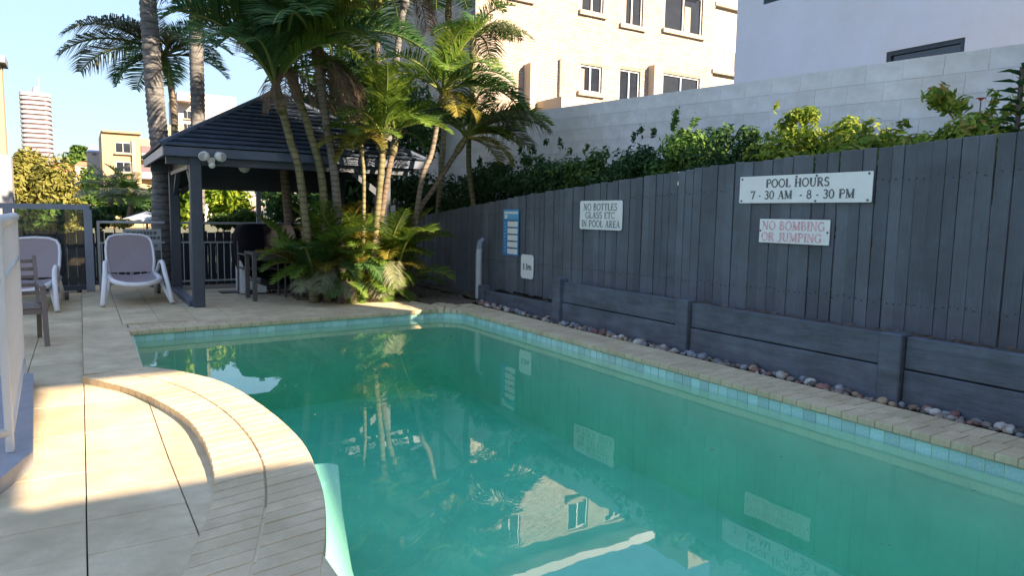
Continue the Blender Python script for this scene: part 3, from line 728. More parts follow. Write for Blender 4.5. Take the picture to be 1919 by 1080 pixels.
G['B'] = (.72, [([(.18, 0), (.18, 1)], K), ([(.12, .96), (.36, .96)] + _arc(.36, .75, .18, .21, 90, -90) + [(.18, .54)], .09), ([(.18, .53), (.38, .53)] + _arc(.38, .285, .22, .245, 90, -90) + [(.12, .04)], .10)])
G['O'] = (.86, [(_arc(.43, .5, .33, .47, 0, 360, 18), .115), ([(.10, .3), (.10, .7)], .12), ([(.76, .3), (.76, .7)], .12)])
G['C'] = (.78, [(_arc(.43, .5, .33, .47, 48, 312, 14), .11), ([(.10, .3), (.10, .7)], .12), ([(.66, .72), (.67, .97)], .06), ([(.66, .28), (.67, .1)], .05)])
G['G'] = (.84, [(_arc(.43, .5, .33, .47, 48, 318, 14), .11), ([(.10, .3), (.10, .7)], .12), ([(.68, .10), (.68, .44)], K * .9), ser(.68, .45), ([(.66, .72), (.67, .97)], .06)])
G['S'] = (.64, [(_arc(.32, .74, .20, .22, 35, 250, 10) + _arc(.32, .27, .22, .24, 80, -145, 10), .12), ([(.50, .78), (.51, .98)], .05), ([(.11, .22), (.11, .02)], .05)])
G['U'] = (.84, [([(.18, 1), (.18, .34)] + _arc(.42, .32, .24, .29, 180, 360, 9) + [(.66, .34), (.66, 1)], .10), ([(.18, .3), (.18, 1)], K), ser(.18, .97), ser(.66, .97, .24)])
G['J'] = (.52, [([(.34, 1), (.34, .2)] + _arc(.20, .14, .14, .18, 0, -170, 7), .12), ([(.34, .3), (.34, 1)], K), ser(.34, .97)])
G['3'] = (.62, [(_arc(.29, .75, .19, .21, 150, -80, 10) + _arc(.29, .27, .22, .25, 80, -150, 10), .12)])
G['0'] = (.66, [(_arc(.33, .5, .23, .47, 0, 360, 18), .10), ([(.10, .3), (.10, .7)], .12), ([(.56, .3), (.56, .7)], .12)])
G['8'] = (.66, [(_arc(.33, .74, .18, .21, 0, 360, 14), .11), (_arc(.33, .27, .22, .25, 0, 360, 14), .12)])
G['7'] = (.60, [([(.08, .78), (.09, .94), (.54, .94), (.24, 0)], .12)])
G['1'] = (.42, [([(.22, 0), (.22, .96)], K), ([(.22, .93), (.06, .8)], .09)])
G['-'] = (.36, [([(.06, .38), (.30, .38)], .11)])
G['.'] = (.26, [([(.06, .06), (.20, .06)], .14)])
G['m'] = (.86, [([(.12, 0), (.12, .68)], .15), ([(.12, .5), (.25, .66), (.38, .60), (.43, .45), (.43, 0)], .14), ([(.43, .5), (.56, .66), (.68, .60), (.73, .45), (.73, 0)], .14)])
G[' '] = (.42, [])
def stroke(mb, P, w, f):
    P = [Vector(p) for p in P]
    off = []
    for i, p in enumerate(P):
        d0 = (P[i] - P[i-1]).normalized() if i else None; d1 = (P[i+1] - P[i]).normalized() if i < len(P) - 1 else None
        d = ((d0 or d1) + (d1 or d0)); d = d.normalized() if d.length > .2 else (d0 or d1)
        nn = Vector((-d.y, d.x)); k = 1 / max(.5, abs(nn.dot(Vector((-(d0 or d1).y, (d0 or d1).x))))); off.append(nn * w / 2 * k)
    for i in range(len(P) - 1):
        mb.face([f(P[i] - off[i]), f(P[i+1] - off[i+1]), f(P[i+1] + off[i+1]), f(P[i] + off[i])])
def text(mb, s, u0, v0, h, width, place):
    W = sum(G[c][0] for c in s); sx = width / W; u = u0; k = 0
    for c in s:
        w, st = G[c]
        for P, tk in st:
            k += 1; stroke(mb, [(p[0] / 1.0, p[1]) for p in P], tk * 1.28, lambda q, u=u, k=k: place(u + q.x * sx, v0 + q.y * h, .0003 * (k % 7)))
        u += w * sx
def sign(name, label, yl, yr, zb, zt, lines, ink, face='signwhite', tilt=0, r=.02, X=None, holes=()):
    """board on the fence: u runs from yl (far) to yr (near), v upward"""
    X = X or FX - .016; w = yl - yr; h = zt - zb; cx, cz = (yl + yr) / 2, (zb + zt) / 2
    t = thing(name, label, 'sign', (X, cx, cz), 0)
    t.rotation_euler = (tilt, 0, 0)
    def corner_poly():
        P = []
        for sx, sz, a0 in ((1, 1, 0), (-1, 1, 90), (-1, -1, 180), (1, -1, 270)):
            for k in range(4): a = R(a0 + 30 * k); P.append((sx * (w/2 - r) + r * math.cos(a), sz * (h/2 - r) + r * math.sin(a)))
        return P
    b = MB(); b.prism_yz(corner_poly(), -.004, .002); b.build('board', M[face], t)
    place = lambda u, v, e: (-.0055 - e, w/2 - u, v - h/2)
    if lines:
        mb = MB()
        for s, u, v, hh, ww in lines: text(mb, s, u * w, v * h, hh * h, ww * w, place)
        setp(mb.build('lettering', M[ink], t), kind='stuff')
    for u, v in holes:
        s_ = MB(); s_.tube([(-.012, w/2 - u*w, v*h - h/2), (-.004, w/2 - u*w, v*h - h/2)], .009, 8); s_.build('screw', M['taupe'], t)
    return t, w, h, place
sign('sign', 'wide white sign reading POOL HOURS 7-30 AM - 8-30 PM', 4.77, 3.39, 1.515, 1.775,
     [('POOL HOURS', .225, .565, .30, .49), ('7 - 30 AM  - 8 - 30 PM', .10, .145, .30, .79)], 'ink', r=.012, holes=((.022, .08), (.975, .07), (.022, .90), (.975, .93), (.47, .93), (.62, .06), (.62, .93)))
sign('sign', 'white sign reading NO BOMBING OR JUMPING in faded red', 4.505, 3.755, 1.135, 1.362,
     [('NO BOMBING', .04, .55, .36, .90), ('OR JUMPING', .035, .08, .36, .87)], 'redink', r=.006, holes=((.02, .5), (.975, .5)))
t, w, h, place = sign('sign', 'white square sign reading NO BOTTLES GLASS ETC IN POOL AREA', 7.39, 6.54, 1.19, 1.56,
     [('NO BOTTLES', .09, .66, .24, .80), ('GLASS ETC', .14, .385, .22, .70), ('IN POOL AREA', .05, .085, .235, .91)], 'inkfaded', r=.03)
sign('sign', 'small white depth sign reading 1.1m below the blue chart', 8.82, 8.48, .415, .775, [('1.1m', .16, .37, .26, .70)], 'ink', r=.05)
t, w, h, place = sign('safety_chart', 'tall narrow blue resuscitation chart with five white panels', 9.36, 8.90, .735, 1.448, [], 'ink', 'signblue', r=.008)
def patch(mb, u0, u1, v0, v1, e): mb.face([place(u0*w, v0*h, e), place(u1*w, v0*h, e), place(u1*w, v1*h, e), place(u0*w, v1*h, e)])
mb = MB(); patch(mb, .04, .97, .78, .975, .0); mb.build('title_band', M['signcyan'], t)
mb = MB(); patch(mb, .08, .93, .90, .945, .0008); patch(mb, .10, .28, .80, .88, .0008)
for k in range(5): patch(mb, .30, .94, .035 + .147 * k, .035 + .147 * k + .115, .0008)
mb.build('panel', M['signwhite'], t)
mb = MB()
for k in range(5): patch(mb, .42, .66, .148 + .147 * k, .172 + .147 * k, .0016); patch(mb, .69, .80, .150 + .147 * k, .170 + .147 * k, .0016)
mb.build('heading', M['ink'], t)
mb = MB()
for k in range(9): patch(mb, .09, .22, .08 + .075 * k, .115 + .075 * k, .0008)
mb.build('side_text', M['signcyan'], t)
# pale pole against the far fence
pole = thing('pole', 'short pale grey pipe standing at the far end of the fence', 'pipe', (5.42, 9.75, 0))
p_ = MB(); p_.tube([(5.42, 9.75, -.02), (5.42, 9.75, .72), (5.43, 9.75, .82)], .05, 10); p_.build('pipe', M['palemetal'], pole, world=True)
p_ = MB(); p_.tube([(5.42, 9.75, .80), (5.44, 9.75, .92), (5.5, 9.74, .97)], [.05, .048, .03], 10); p_.build('elbow', M['greymetal'], pole, world=True)

# ------------------------------------------------------------------ gazebo
gz = thing('gazebo', 'dark navy timber gazebo with hip roof at the far end of the pool', 'gazebo', (2.7, 11.7, 0))
EX0, EX1, EY0, EY1, EZ = .95, 4.74, 10.33, 13.60, 2.18
AP = Vector((2.79, 12.0, 3.27))
for xp, yp in ((1.36, 10.47), (1.33, 12.75), (4.12, 10.52), (4.12, 12.8)):
    p_ = MB(); p_.bbox((xp - .075, yp - .075, 0), (xp + .075, yp + .075, 2.16), .008); p_.build('post', M['navy'], gz, world=True)
for a, b in (((1.0, 10.47, 2.06), (4.5, 10.47, 2.06)), ((1.0, 12.8, 2.06), (4.5, 12.8, 2.06)), ((1.34, 10.56, 2.063), (1.34, 12.66, 2.063)), ((4.12, 10.56, 2.063), (4.12, 12.66, 2.063))):
    p_ = MB(); p_.bar(a, b, .09, .20); p_.build('beam', M['navy'], gz, world=True)
p_ = MB(); p_.bar((1.42, 12.90, 1.83), (4.05, 12.90, 1.83), .03, .27); p_.build('valance', M['navy'], gz, world=True)
for a, b in (((1.34, 10.54, 1.62), (1.34, 10.98, 1.96)), ((1.34, 12.68, 1.62), (1.34, 12.24, 1.96)), ((1.43, 12.8, 1.62), (1.83, 12.8, 1.96)), ((4.04, 12.8, 1.62), (3.6, 12.8, 1.96)), ((4.04, 10.5, 1.62), (3.6, 10.5, 1.96)), ((4.12, 10.6, 1.62), (4.12, 11.0, 1.96))):
    p_ = MB(); p_.bar(a, b, .06, .09); p_.build('brace', M['navy'], gz, world=True)
p_ = MB(); p_.bbox((1.24, 10.56, 0), (1.36, 12.66, .075), .006); p_.build('kerb_board', M['roof'], gz, world=True)
p_ = MB(); p_.bar((1.285, 10.56, 1.935), (1.285, 12.64, 1.935), .02, .05); p_.build('light_strip', M['fascia'], gz, world=True)
# roof: overlapping boards on the four slopes
cs = [Vector((EX0, EY0, EZ)), Vector((EX1, EY0, EZ)), Vector((EX1, EY1, EZ)), Vector((EX0, EY1, EZ))]
NR = 15
for s_ in range(4):
    a, b = cs[s_], cs[(s_ + 1) % 4]; nrm = (b - a).cross(AP - a).normalized()
    for r_ in range(NR):
        t0, t1 = r_ / NR, min(1, (r_ + 1.12) / NR)
        q = [a.lerp(AP, t0), b.lerp(AP, t0), b.lerp(AP, t1), a.lerp(AP, t1)]
        lift0, lift1 = .055, .006
        P0 = [q[0] + nrm * lift0, q[1] + nrm * lift0, q[2] + nrm * lift1, q[3] + nrm * lift1]
        P1 = [q[0] + nrm * (lift0 - .030), q[1] + nrm * (lift0 - .022), q[2] - nrm * .004, q[3] - nrm * .004]
        mb = MB(); mb.mesh(P0 + P1, [(0,1,2,3), (7,6,5,4), (0,4,5,1), (1,5,6,2), (2,6,7,3), (3,7,4,0)]); mb.fix = True
        mb.build('roof_board', M['roof'], gz, world=True)
    sh = MB(); sh.face((a - nrm * .012, b - nrm * .012, AP - nrm * .012)); sh.build('sheathing', M['roof'], gz, world=True)
    f = MB(); d = (b - a).normalized(); inn = (Vector((AP.x, AP.y, EZ)) - (a + b) / 2).normalized()
    f.bar(a + inn * .02 + d * .02 - Vector((0, 0, .055)), b + inn * .02 - d * .02 - Vector((0, 0, .055)), .03, .12); f.build('fascia', M['fascia'] if s_ == 3 else M['roof'], gz, world=True)  # left fascia gets a paler material, its light put into the colour
    h_ = MB(); h_.tube([a + Vector((0, 0, .04)), AP + Vector((0, 0, .03))], .042, 6); h_.build('hip_cap', M['hip'], gz, world=True)
mb = MB(); mb.prism([(EX0 + .08, EY0 + .08), (EX1 - .08, EY0 + .08), (EX1 - .08, EY1 - .08), (EX0 + .08, EY1 - .08)], EZ - .02, EZ - .005); mb.build('ceiling', M['navy'], gz, world=True)
mb = MB(); mb.ball(AP + Vector((0, 0, .05)), .07, 8, 5); mb.build('finial', M['hip'], gz, world=True)
# security light
c = at(396, 300, 10.34)
sl = thing('security_light', 'white twin-head security floodlight with sensor on the gazebo post', 'light', c)
b_ = MB(); b_.tube([(0, .05, .0), (0, 0, 0)], .05, 12); b_.build('base', M['lampwhite'], sl)
for dx in (-1, 1):
    h_ = MB(); h_.smooth = True; h_.tube([(dx * .05, 0, .04), (dx * .075, -.02, .05), (dx * .085, -.05, .055), (dx * .12, -.13, .035)], [.03, .05, .062, .064], 12); o = h_.build('lamp_head', M['lampwhite'], sl)
    h_ = MB(); h_.tube([(dx * .120, -.1302, .035), (dx * .1205, -.132, .0345)], .052, 12); h_.build('lens', M['fascia'], o)
h_ = MB(); h_.smooth = True; h_.ball((0, -.04, -.07), .045, 10, 7); h_.build('sensor', M['lampwhite'], sl)
h_ = MB(); h_.tube([(0, -.02, 0), (0, -.03, -.05)], .014, 8); h_.build('stem', M['lampwhite'], sl)
c = at(458, 313, 11.3)
gl = thing('pendant_lamp', 'round white globe lamp hanging under the gazebo roof', 'lamp', c)
h_ = MB(); h_.smooth = True; h_.ball((0, 0, 0), .088, 14, 10); h_.build('globe', M['lampwhite'], gl)
h_ = MB(); h_.tube([(0, 0, .085), (0, 0, .75)], .006, 6); h_.build('cord', M['black'], gl)
h_ = MB(); h_.tube([(0, 0, .08), (0, 0, .12)], .03, 10); h_.build('fitting', M['black'], gl)
# covered barbecue
bq = thing('covered_barbecue', 'tall barbecue under a baggy black cover beneath the gazebo', 'barbecue', (2.75, 12.0, 0))
mb = MB(); rng = random.Random(8); secs = []
for z, sx, sy in ((.14, .58, .32), (.3, .60, .34), (.55, .63, .36), (.8, .66, .37), (.98, .66, .37), (1.10, .60, .32), (1.14, .50, .26)):
    ring = []
    for k in range(28):
        a = 2 * math.pi * k / 28; e = .45
        cxv = math.copysign(abs(math.cos(a)) ** e, math.cos(a)); syv = math.copysign(abs(math.sin(a)) ** e, math.sin(a))
        f = 1 + rng.uniform(-.035, .035) * (1.3 - z)
        ring.append(Vector((2.78 + sx * cxv * f, 12.0 + sy * syv * f, z + (.22 * max(0, -cxv) * (1 if z < .2 else 0)))))
    secs.append(ring)
vs_ = [p for r_ in secs for p in r_]; n_ = 28
mb.mesh(vs_, [(i*n_+k, i*n_+(k+1) % n_, (i+1)*n_+(k+1) % n_, (i+1)*n_+k) for i in range(len(secs) - 1) for k in range(n_)] + [tuple(range((len(secs)-1)*n_, len(secs)*n_))]); mb.smooth = True; mb.fix = True
mb.build('cover', M['cover'], bq, world=True)
mb = MB(); mb.prism_xz([(2.16, .02), (2.55, .02), (2.55, .12), (2.30, .22), (2.16, .55)], 11.74, 12.2); mb.build('cabinet', M['whitepaint'], bq, world=True)
mb = MB(); mb.box((2.56, 11.74, .06), (3.3, 12.2, .5)); mb.build('trolley', M['black'], bq, world=True)
for xw in (2.3, 3.2):
    mb = MB(); mb.tube([(xw, 11.72, .04), (xw, 11.68, .04)], .04, 10); mb.build('wheel', M['black'], bq, world=True)
# dark mat by the railing
mb = MB(); mb.prism([(1.9, 12.0), (2.15, 12.0), (2.17, 12.25), (1.9, 12.28)], .002, .02); setp(mb.build('mat', M['black']), 'small black mat lying beside the covered barbecue', 'mat')
# dining table and chairs
tb = thing('patio_table', 'small taupe square patio table under the gazebo', 'table', (2.52, 11.05, 0))
mb = MB(); mb.bbox((-.38, -.30, .69), (.38, .30, .73), .006); mb.build('tabletop', M['taupe'], tb)
for sx in (-1, 1):
    for sy in (-1, 1):
        mb = MB(); mb.bbox((sx*.345-.03, sy*.265-.03, 0), (sx*.345+.03, sy*.265+.03, .69), .005); mb.build('leg', M['taupe'], tb)
for ya in (-.265, .265):
    mb = MB(); mb.bar((-.31, ya, .65), (.31, ya, .65), .025, .07); mb.build('apron', M['taupe'], tb)
def dining_chair(loc, rz, label):
    t = thing('patio_chair', label, 'chair', loc, rz, 'taupe chairs under the gazebo')
    mb = MB(); mb.bbox((-.24, -.23, .42), (.24, .23, .45), .008); mb.build('seat', M['taupe'], t)
    mb = MB(); mb.bbox((-.235, .215, .56), (.235, .245, .86), .012); mb.build('backrest', M['taupe'], t)
    for sx in (-1, 1):
        mb = MB(); mb.tube([(sx*.25, -.23, 0), (sx*.25, -.23, .64), (sx*.25, -.19, .665), (sx*.25, .23, .665)], .016, 8); mb.build('arm_frame', M['taupe'], t)
        mb = MB(); mb.tube([(sx*.25, .25, 0), (sx*.25, .23, .45), (sx*.245, .235, .87)], .016, 8); mb.build('leg', M['taupe'], t)
    return t
dining_chair((2.40, 11.62, 0), R(4), 'taupe patio chair behind the small patio table')
dining_chair((3.02, 10.98, 0), R(-62), 'taupe patio chair at the side of the table, half behind palm fronds')
# rear metal railing beyond the gazebo
def railing(x0, x1, y, label, name='pool_railing', h=1.12, step=.11, posts=()):
    t = thing(name, label, 'railing', ((x0 + x1) / 2, y, 0))
    for z in (.10, h - .34, h):
        mb = MB(); mb.tube([(x0, y, z), (x1, y, z)], .022 if z > h - .1 else .014, 8); mb.build('rail', M['palemetal'], t, world=True)
    x = x0 + .06
    bm1 = MB(); bm1.tube([(0, 0, .10), (0, 0, 1)], .009, 6); me = bm1.data('baluster', M['palemetal'])
    while x < x1 - .04:
        inst('baluster', me, t, (x - t.location.x, 0, 0), sc=(1, 1, h - .34 if not name.startswith('x') else h)); x += step
    for xp in posts:
        mb = MB(); mb.box((xp - .02, y - .02, 0), (xp + .02, y + .02, h)); mb.build('post', M['palemetal'], t, world=True)
railing(.22, 1.22, 13.30, 'pale tubular railing behind the right sun lounger', posts=(.24,))
railing(1.45, 3.6, 13.32, 'pale tubular railing behind the gazebo posts', posts=(1.62, 3.5))
sp = at(485, 415, 14.2)
sp_ = thing('steel_post', 'slim blue-grey steel post standing behind the gazebo', 'post', (sp.x, 14.2, -.3))
mb = MB(); mb.box((sp.x - .04, 14.16, -.3), (sp.x + .04, 14.24, 1.75)); mb.build('post', M['greymetal'], sp_, world=True)
mb = MB(); mb.box((sp.x - .05, 14.15, 1.752), (sp.x + .05, 14.25, 1.78)); mb.build('cap', M['greymetal'], sp_, world=True)
# glass pool fence in grey frame, far left
gf = thing('glass_fence', 'grey framed glass pool fence behind the loungers', 'fence', (-.9, 13.2, 0))
yg = 13.2
for xa, xb in ((-2.0, .07),):
    mb = MB(); mb.bar((xa, yg, 1.36), (xb + .06, yg, 1.36), .06, .085); mb.build('rail', M['greymetal'], gf, world=True)
    mb = MB(); mb.bar((xa, yg, .06), (xb, yg, .06), .05, .08); mb.build('rail', M['navy'], gf, world=True)
for xp in (-2.0, -.95, .10):
    mb = MB(); mb.bbox((xp - .06, yg - .06, 0), (xp + .06, yg + .06, 1.318), .006); mb.build('post', M['greymetal'], gf, world=True)
for xa, xb in ((-1.93, -1.02), (-.88, .03)):
    mb = MB(); mb.box((xa, yg - .006, .11), (xb, yg + .006, 1.30)); mb.build('pane', M['clearglass'], gf, world=True)
# notice behind the lounger
c = at(268, 448, 13.42)
nb = thing('notice_sign', 'weathered pale notice with dark lettering tied to the rear railing', 'sign', c)
mb = MB(); mb.box((-.30, 0, -.20), (.28, .012, .17)); mb.build('board', M['palemetal'], nb)
mb = MB(); rr = random.Random(2)
for v, hh in ((.075, .055), (-.005, .05), (-.075, .022), (-.135, .030)):
    u = -.25
    while u < .22:
        w = rr.uniform(.025, .05); mb.box((u, -.004, v), (u + w, -.001, v + hh)); u += w + rr.uniform(.006, .016)
setp(mb.build('lettering', M['ink'], nb), kind='stuff')

# ------------------------------------------------------------------ sun loungers
def lounger(loc, rz, label):
    t = thing('sun_lounger', label, 'sun lounger', loc, rz, 'white resin sun loungers on the deck')
    # local: foot end towards -y, head towards +y
    sl_ = MB(); W = .29
    prof = [(-.62, .335), (-.2, .345), (.25, .355), (.55, .365)]
    nrow = []
    for y_, z_ in prof: nrow.append([(-W, y_, z_), (-W*.5, y_, z_ - .022), (0, y_, z_ - .03), (W*.5, y_, z_ - .022), (W, y_, z_)])
    nrow[0] = [(-W*.78, -.60, .335), (-W*.45, -.66, .318), (0, -.68, .31), (W*.45, -.66, .318), (W*.78, -.60, .335)]
    for a, b in zip(nrow, nrow[1:]):
        for k in range(4): sl_.face((a[k], a[k+1], b[k+1], b[k]))
    sl_.smooth = True; sl_.build('seat_sling', M['sling'], t)
    B0 = Vector((0, .55, .375)); ang = R(54); L = .74
    def bp(x, s): return Vector((x, B0.y + math.cos(ang) * s, B0.z + math.sin(ang) * s))
    out = [(-.30, 0), (-.325, .2), (-.325, .43), (-.31, .57), (-.27, .65), (-.18, .69), (0, .705), (.18, .69), (.27, .65), (.31, .57), (.325, .43), (.325, .2), (.30, 0)]
    bs = MB(); c_ = [bp(x * .97, s) + Vector((0, -.005, 0)) for x, s in out]
    ctr = [bp(0, s) + Vector((0, .02, 0)) for s in (0, .3, .55)]
    for a, b in zip(c_, c_[1:]):
        bs.face((a, b, bp(0, .35) + Vector((0, .025, -.01))))
    bs.face((c_[-1], c_[0], bp(0, .35) + Vector((0, .025, -.01))))
    bs.smooth = True; bs.build('back_sling', M['sling'], t)
    fr = MB(); fr.smooth = True; fr.tube([bp(x, s) for x, s in out], .022, 8); fr.build('back_frame', M['plastic'], t)
    f2 = MB(); f2.smooth = True
    f2.tube([(-.31, .75, .35), (-.315, -.15, .35), (-.30, -.45, .345), (-.25, -.62, .325), (-.13, -.70, .30), (0, -.72, .295), (.13, -.70, .30), (.25, -.62, .325), (.30, -.45, .345), (.315, -.15, .35), (.31, .75, .35)], .036, 8)
    f2.build('seat_frame', M['plastic'], t)
    for sx in (-1, 1):
        a_ = MB(); a_.smooth = True
        a_.tube([(sx*.43, -.70, .02), (sx*.40, -.52, .25), (sx*.375, -.33, .46), (sx*.37, -.22, .55), (sx*.365, -.08, .575), (sx*.355, .1, .555), (sx*.34, .30, .44), (sx*.33, .42, .37)], [.034, .034, .034, .033, .030, .028, .026, .024], 8)
        a_.build('armrest', M['plastic'], t)
        b_ = MB(); b_.smooth = True; b_.tube([(sx*.425, -.68, .03), (sx*.34, -.40, .24), (sx*.315, -.28, .34)], .026, 8); b_.build('brace', M['plastic'], t)
        l_ = MB(); l_.smooth = True; l_.tube([(sx*.31, .62, .36), (sx*.35, .80, .02)], .03, 8); l_.build('leg', M['plastic'], t)
        w_ = MB(); w_.tube([(sx*.37, .80, .06), (sx*.41, .80, .06)], .06, 12); w_.build('wheel', M['taupe'], t)
    p_ = MB(); p_.bar((-.2, .62, .30), (.2, .62, .30), .03, .03); p_.bar((0, .72, .30), bp(0, .5) + Vector((0, .07, -.02)), .03, .03); p_.build('prop', M['plastic'], t)
    return t
lounger((.64, 11.62, 0), R(0), 'white sun lounger standing between the glass fence post and gazebo')
lounger((-.68, 11.75, -.055), R(-5), 'white sun lounger half hidden by the white railing')
# brown slat chair
bc = thing('slat_chair', 'brown slatted outdoor armchair beside the white railing', 'chair', (-.665, 8.62, -.055), R(8))
for k in range(5):
    z = .50 + .082 * k; mb = MB(); yy = .22 + .04 * k
    mb.bbox((-.26, yy - .01, z - .02), (.26, yy + .01, z + .02), .006); mb.build('back_slat', M['brownwood'], bc)
for sx in (-1, 1):
    mb = MB(); mb.bar((sx*.28, .20, .36), (sx*.28, .40, .88), .035, .045); mb.build('back_post', M['brownwood'], bc)
    mb = MB(); mb.bar((sx*.28, .24, .62), (sx*.28, -.28, .60), .05, .03); mb.build('armrest', M['brownwood'], bc)
    mb = MB(); mb.bar((sx*.28, -.25, .59), (sx*.29, -.30, 0), .045, .045); mb.build('leg', M['brownwood'], bc)
    mb = MB(); mb.bar((sx*.28, .20, .40), (sx*.29, .34, 0), .045, .045); mb.build('leg', M['brownwood'], bc)
for k in range(5):
    mb = MB(); y_ = -.24 + .11 * k; mb.bbox((-.26, y_ - .045, .385), (.26, y_ + .045, .405), .005); mb.build('seat_slat', M['brownwood'], bc)
mb = MB(); mb.bar((-.28, -.26, .36), (.28, -.26, .36), .03, .06); mb.build('front_rail', M['brownwood'], bc)

# ------------------------------------------------------------------ near left white railing on its plinth
mb = MB(); mb.prism([(-.37, 6.62), (-.27, 4.46), (-.40, 4.02), (-.75, 3.55), (-2.0, 3.2), (-2.0, 6.62)], -.08, .03)
setp(mb.build('kerb', M['plinth']), kind='structure')
wr = thing('white_railing', 'white metal pool railing with close balusters at the deck edge', 'railing', (-.45, 5.5, 0))
A0, A1, B1 = Vector((-.372, 4.50, 0)), Vector((-.438, 6.65, 0)), Vector((-1.9, 4.05, 0))
for P, Q in ((A0, A1), (A0, B1)):
    for z, r_ in ((1.27, .034), (.955, .022), (.14, .024)):
        m_ = MB(); m_.smooth = True; m_.tube([P + Vector((0, 0, z)), Q + Vector((0, 0, z))], r_, 10); m_.build('rail', M['whitepaint'], wr, world=True)
    L = (Q - P).length; k = 1
    bme = MB(); bme.box((-.012, -.012, 0), (.012, .012, 1)); me = bme.data('baluster', M['whitepaint'])
    while k * .16 < L - .03:
        p = P.lerp(Q, k * .16 / L); inst('baluster', me, wr, p - wr.location + Vector((0, 0, .14)), sc=(1, 1, 1.12)); k += 1
for P in (A0, A1, B1):
    m_ = MB(); m_.bbox((P.x - .02, P.y - .02, .03), (P.x + .02, P.y + .02, 1.29), .005); m_.build('post', M['whitepaint'], wr, world=True)

# ------------------------------------------------------------------ palms
def frond_mesh(name, L, e0, droop, n, ll, lw, mats, seed, vee=25, fwd=45, hang=.35, petiole=.15, curl=0, gap=0):
    """feather leaf: starts at origin heading along +x at elevation e0, bending down by droop over its length"""
    r = random.Random(seed); mb = MB(); p = Vector((0, 0, 0)); pts = [p.copy()]; dirs = []; N = 16
    for k in range(N):
        a = R(e0 - droop * ((k + .5) / N) ** 1.3); s = R(curl * (k + .5) / N)
        d = Vector((math.cos(a) * math.cos(s), math.cos(a) * math.sin(s), math.sin(a))); dirs.append(d); p = p + d * L / N; pts.append(p.copy())
    dirs.append(dirs[-1])
    mb.cm = 1; mb.tube(pts, [.018 * L * (1 - .85 * k / N) + .002 for k in range(N + 1)], 5); mb.cm = 0
    for k in range(n):
        t = petiole + (1 - petiole) * (k + .5) / n; f = t * N; i = min(N - 1, int(f)); u = f - i
        b = pts[i].lerp(pts[i+1], u); d = dirs[i].lerp(dirs[i+1], u).normalized()
        side = d.cross(Vector((0, 0, 1))).normalized(); upv = side.cross(d).normalized()
        prof = math.sin(math.pi * min(1, .12 + .88 * (t - petiole) / (1 - petiole)) ** .8) ** .6
        for sg in (-1, 1):
            if gap and r.random() < gap: continue
            l = ll * max(.25, prof) * r.uniform(.85, 1.1); fa = R(fwd + 25 * t + r.uniform(-7, 7)); va = R(vee + r.uniform(-9, 9))
            dd = (d * math.cos(fa) + (side * sg * math.cos(va) + upv * math.sin(va)) * math.sin(fa)).normalized()
            mid = b + dd * l * .5 + Vector((0, 0, -hang * l * .12)); tip = b + dd * l * .94 + Vector((0, 0, -hang * l * .62))
            wv = d.cross(dd).cross(dd).normalized() * lw * r.uniform(.8, 1.15); 
            if wv.length < 1e-5: continue
            mb.ct = min(1, max(0, r.gauss(.5, .25)))
            mb.face((b - wv * .3, mid - wv * .5, mid + wv * .5, b + wv * .3)); mb.face((mid - wv * .5, tip, mid + wv * .5))
    return mb.data(name, mats)
FR = {}
def fset(key, mk, rk='rachis', **kw):
    FR[key] = {}
    for e0, dr in ((80, 45), (62, 70), (42, 80), (20, 70), (-5, 65), (-40, 45)):
        FR[key][e0] = [frond_mesh('frond', 1.0, e0 + q * 4, dr + q * 10, 56, .40, .0155, [M[mk], M[rk]], hash((key, e0, q)) % 9999 if False else (len(key) * 131 + e0 * 7 + q * 31 + 999), curl=(q * 2 - 1) * 9, **kw) for q in (0, 1)]
fset('dark', 'palm_dark'); fset('green', 'palm_green'); fset('lime', 'palm_lime'); fset('yellow', 'palm_yellow', 'rachis_y'); fset('dead', 'palm_dead', 'husk', hang=1.2, gap=.25); fset('grey', 'palm_grey', hang=.9)
def add_frond(t, key, base, az, elev, L, r, wide=1.0):
    es = sorted(FR[key]); e0 = min(es, key=lambda e: abs(e - elev)); me = FR[key][e0][r.randint(0, 1)]
    return inst('frond', me, t, Vector(base) - t.location, (R(r.uniform(-8, 8)), R(e0 - elev) * .6, R(az)), (L, L * wide, L))
def trunk(t, path, r0, r1, m, rings=.06, bulge=1.25, n=10):
    P = resample([Vector(p) for p in catmull3(path)], 26)
    L = sum((b - a).length for a, b in zip(P, P[1:])); pts = []; rad = []
    k = max(10, min(90, int(L / rings))); Q = resample(P, k * 2)
    for i, p in enumerate(Q):
        f = i / (k * 2); pts.append(p); rad.append((r0 + (r1 - r0) * f) * .86 * (1.06 if i % 2 else .96) * (1 + (bulge - 1) * max(0, 1 - f * 9)))
    mb = MB(); mb.smooth = True; mb.tube(pts, rad, n); return mb.build('trunk', m, t, world=True)
def catmull3(pts, per=8):
    P = [Vector(p) for p in pts]; 
    if len(P) == 2: return P
    P = [P[0] * 2 - P[1]] + P + [P[-1] * 2 - P[-2]]; out = []
    for i in range(1, len(P) - 2):
        for k in range(per):
            t = k / per; a, b, c, d = P[i-1], P[i], P[i+1], P[i+2]
            out.append(.5 * ((2*b) + (-a + c)*t + (2*a - 5*b + 4*c - d)*t*t + (-a + 3*b - 3*c + d)*t**3))
    out.append(P[-2]); return out
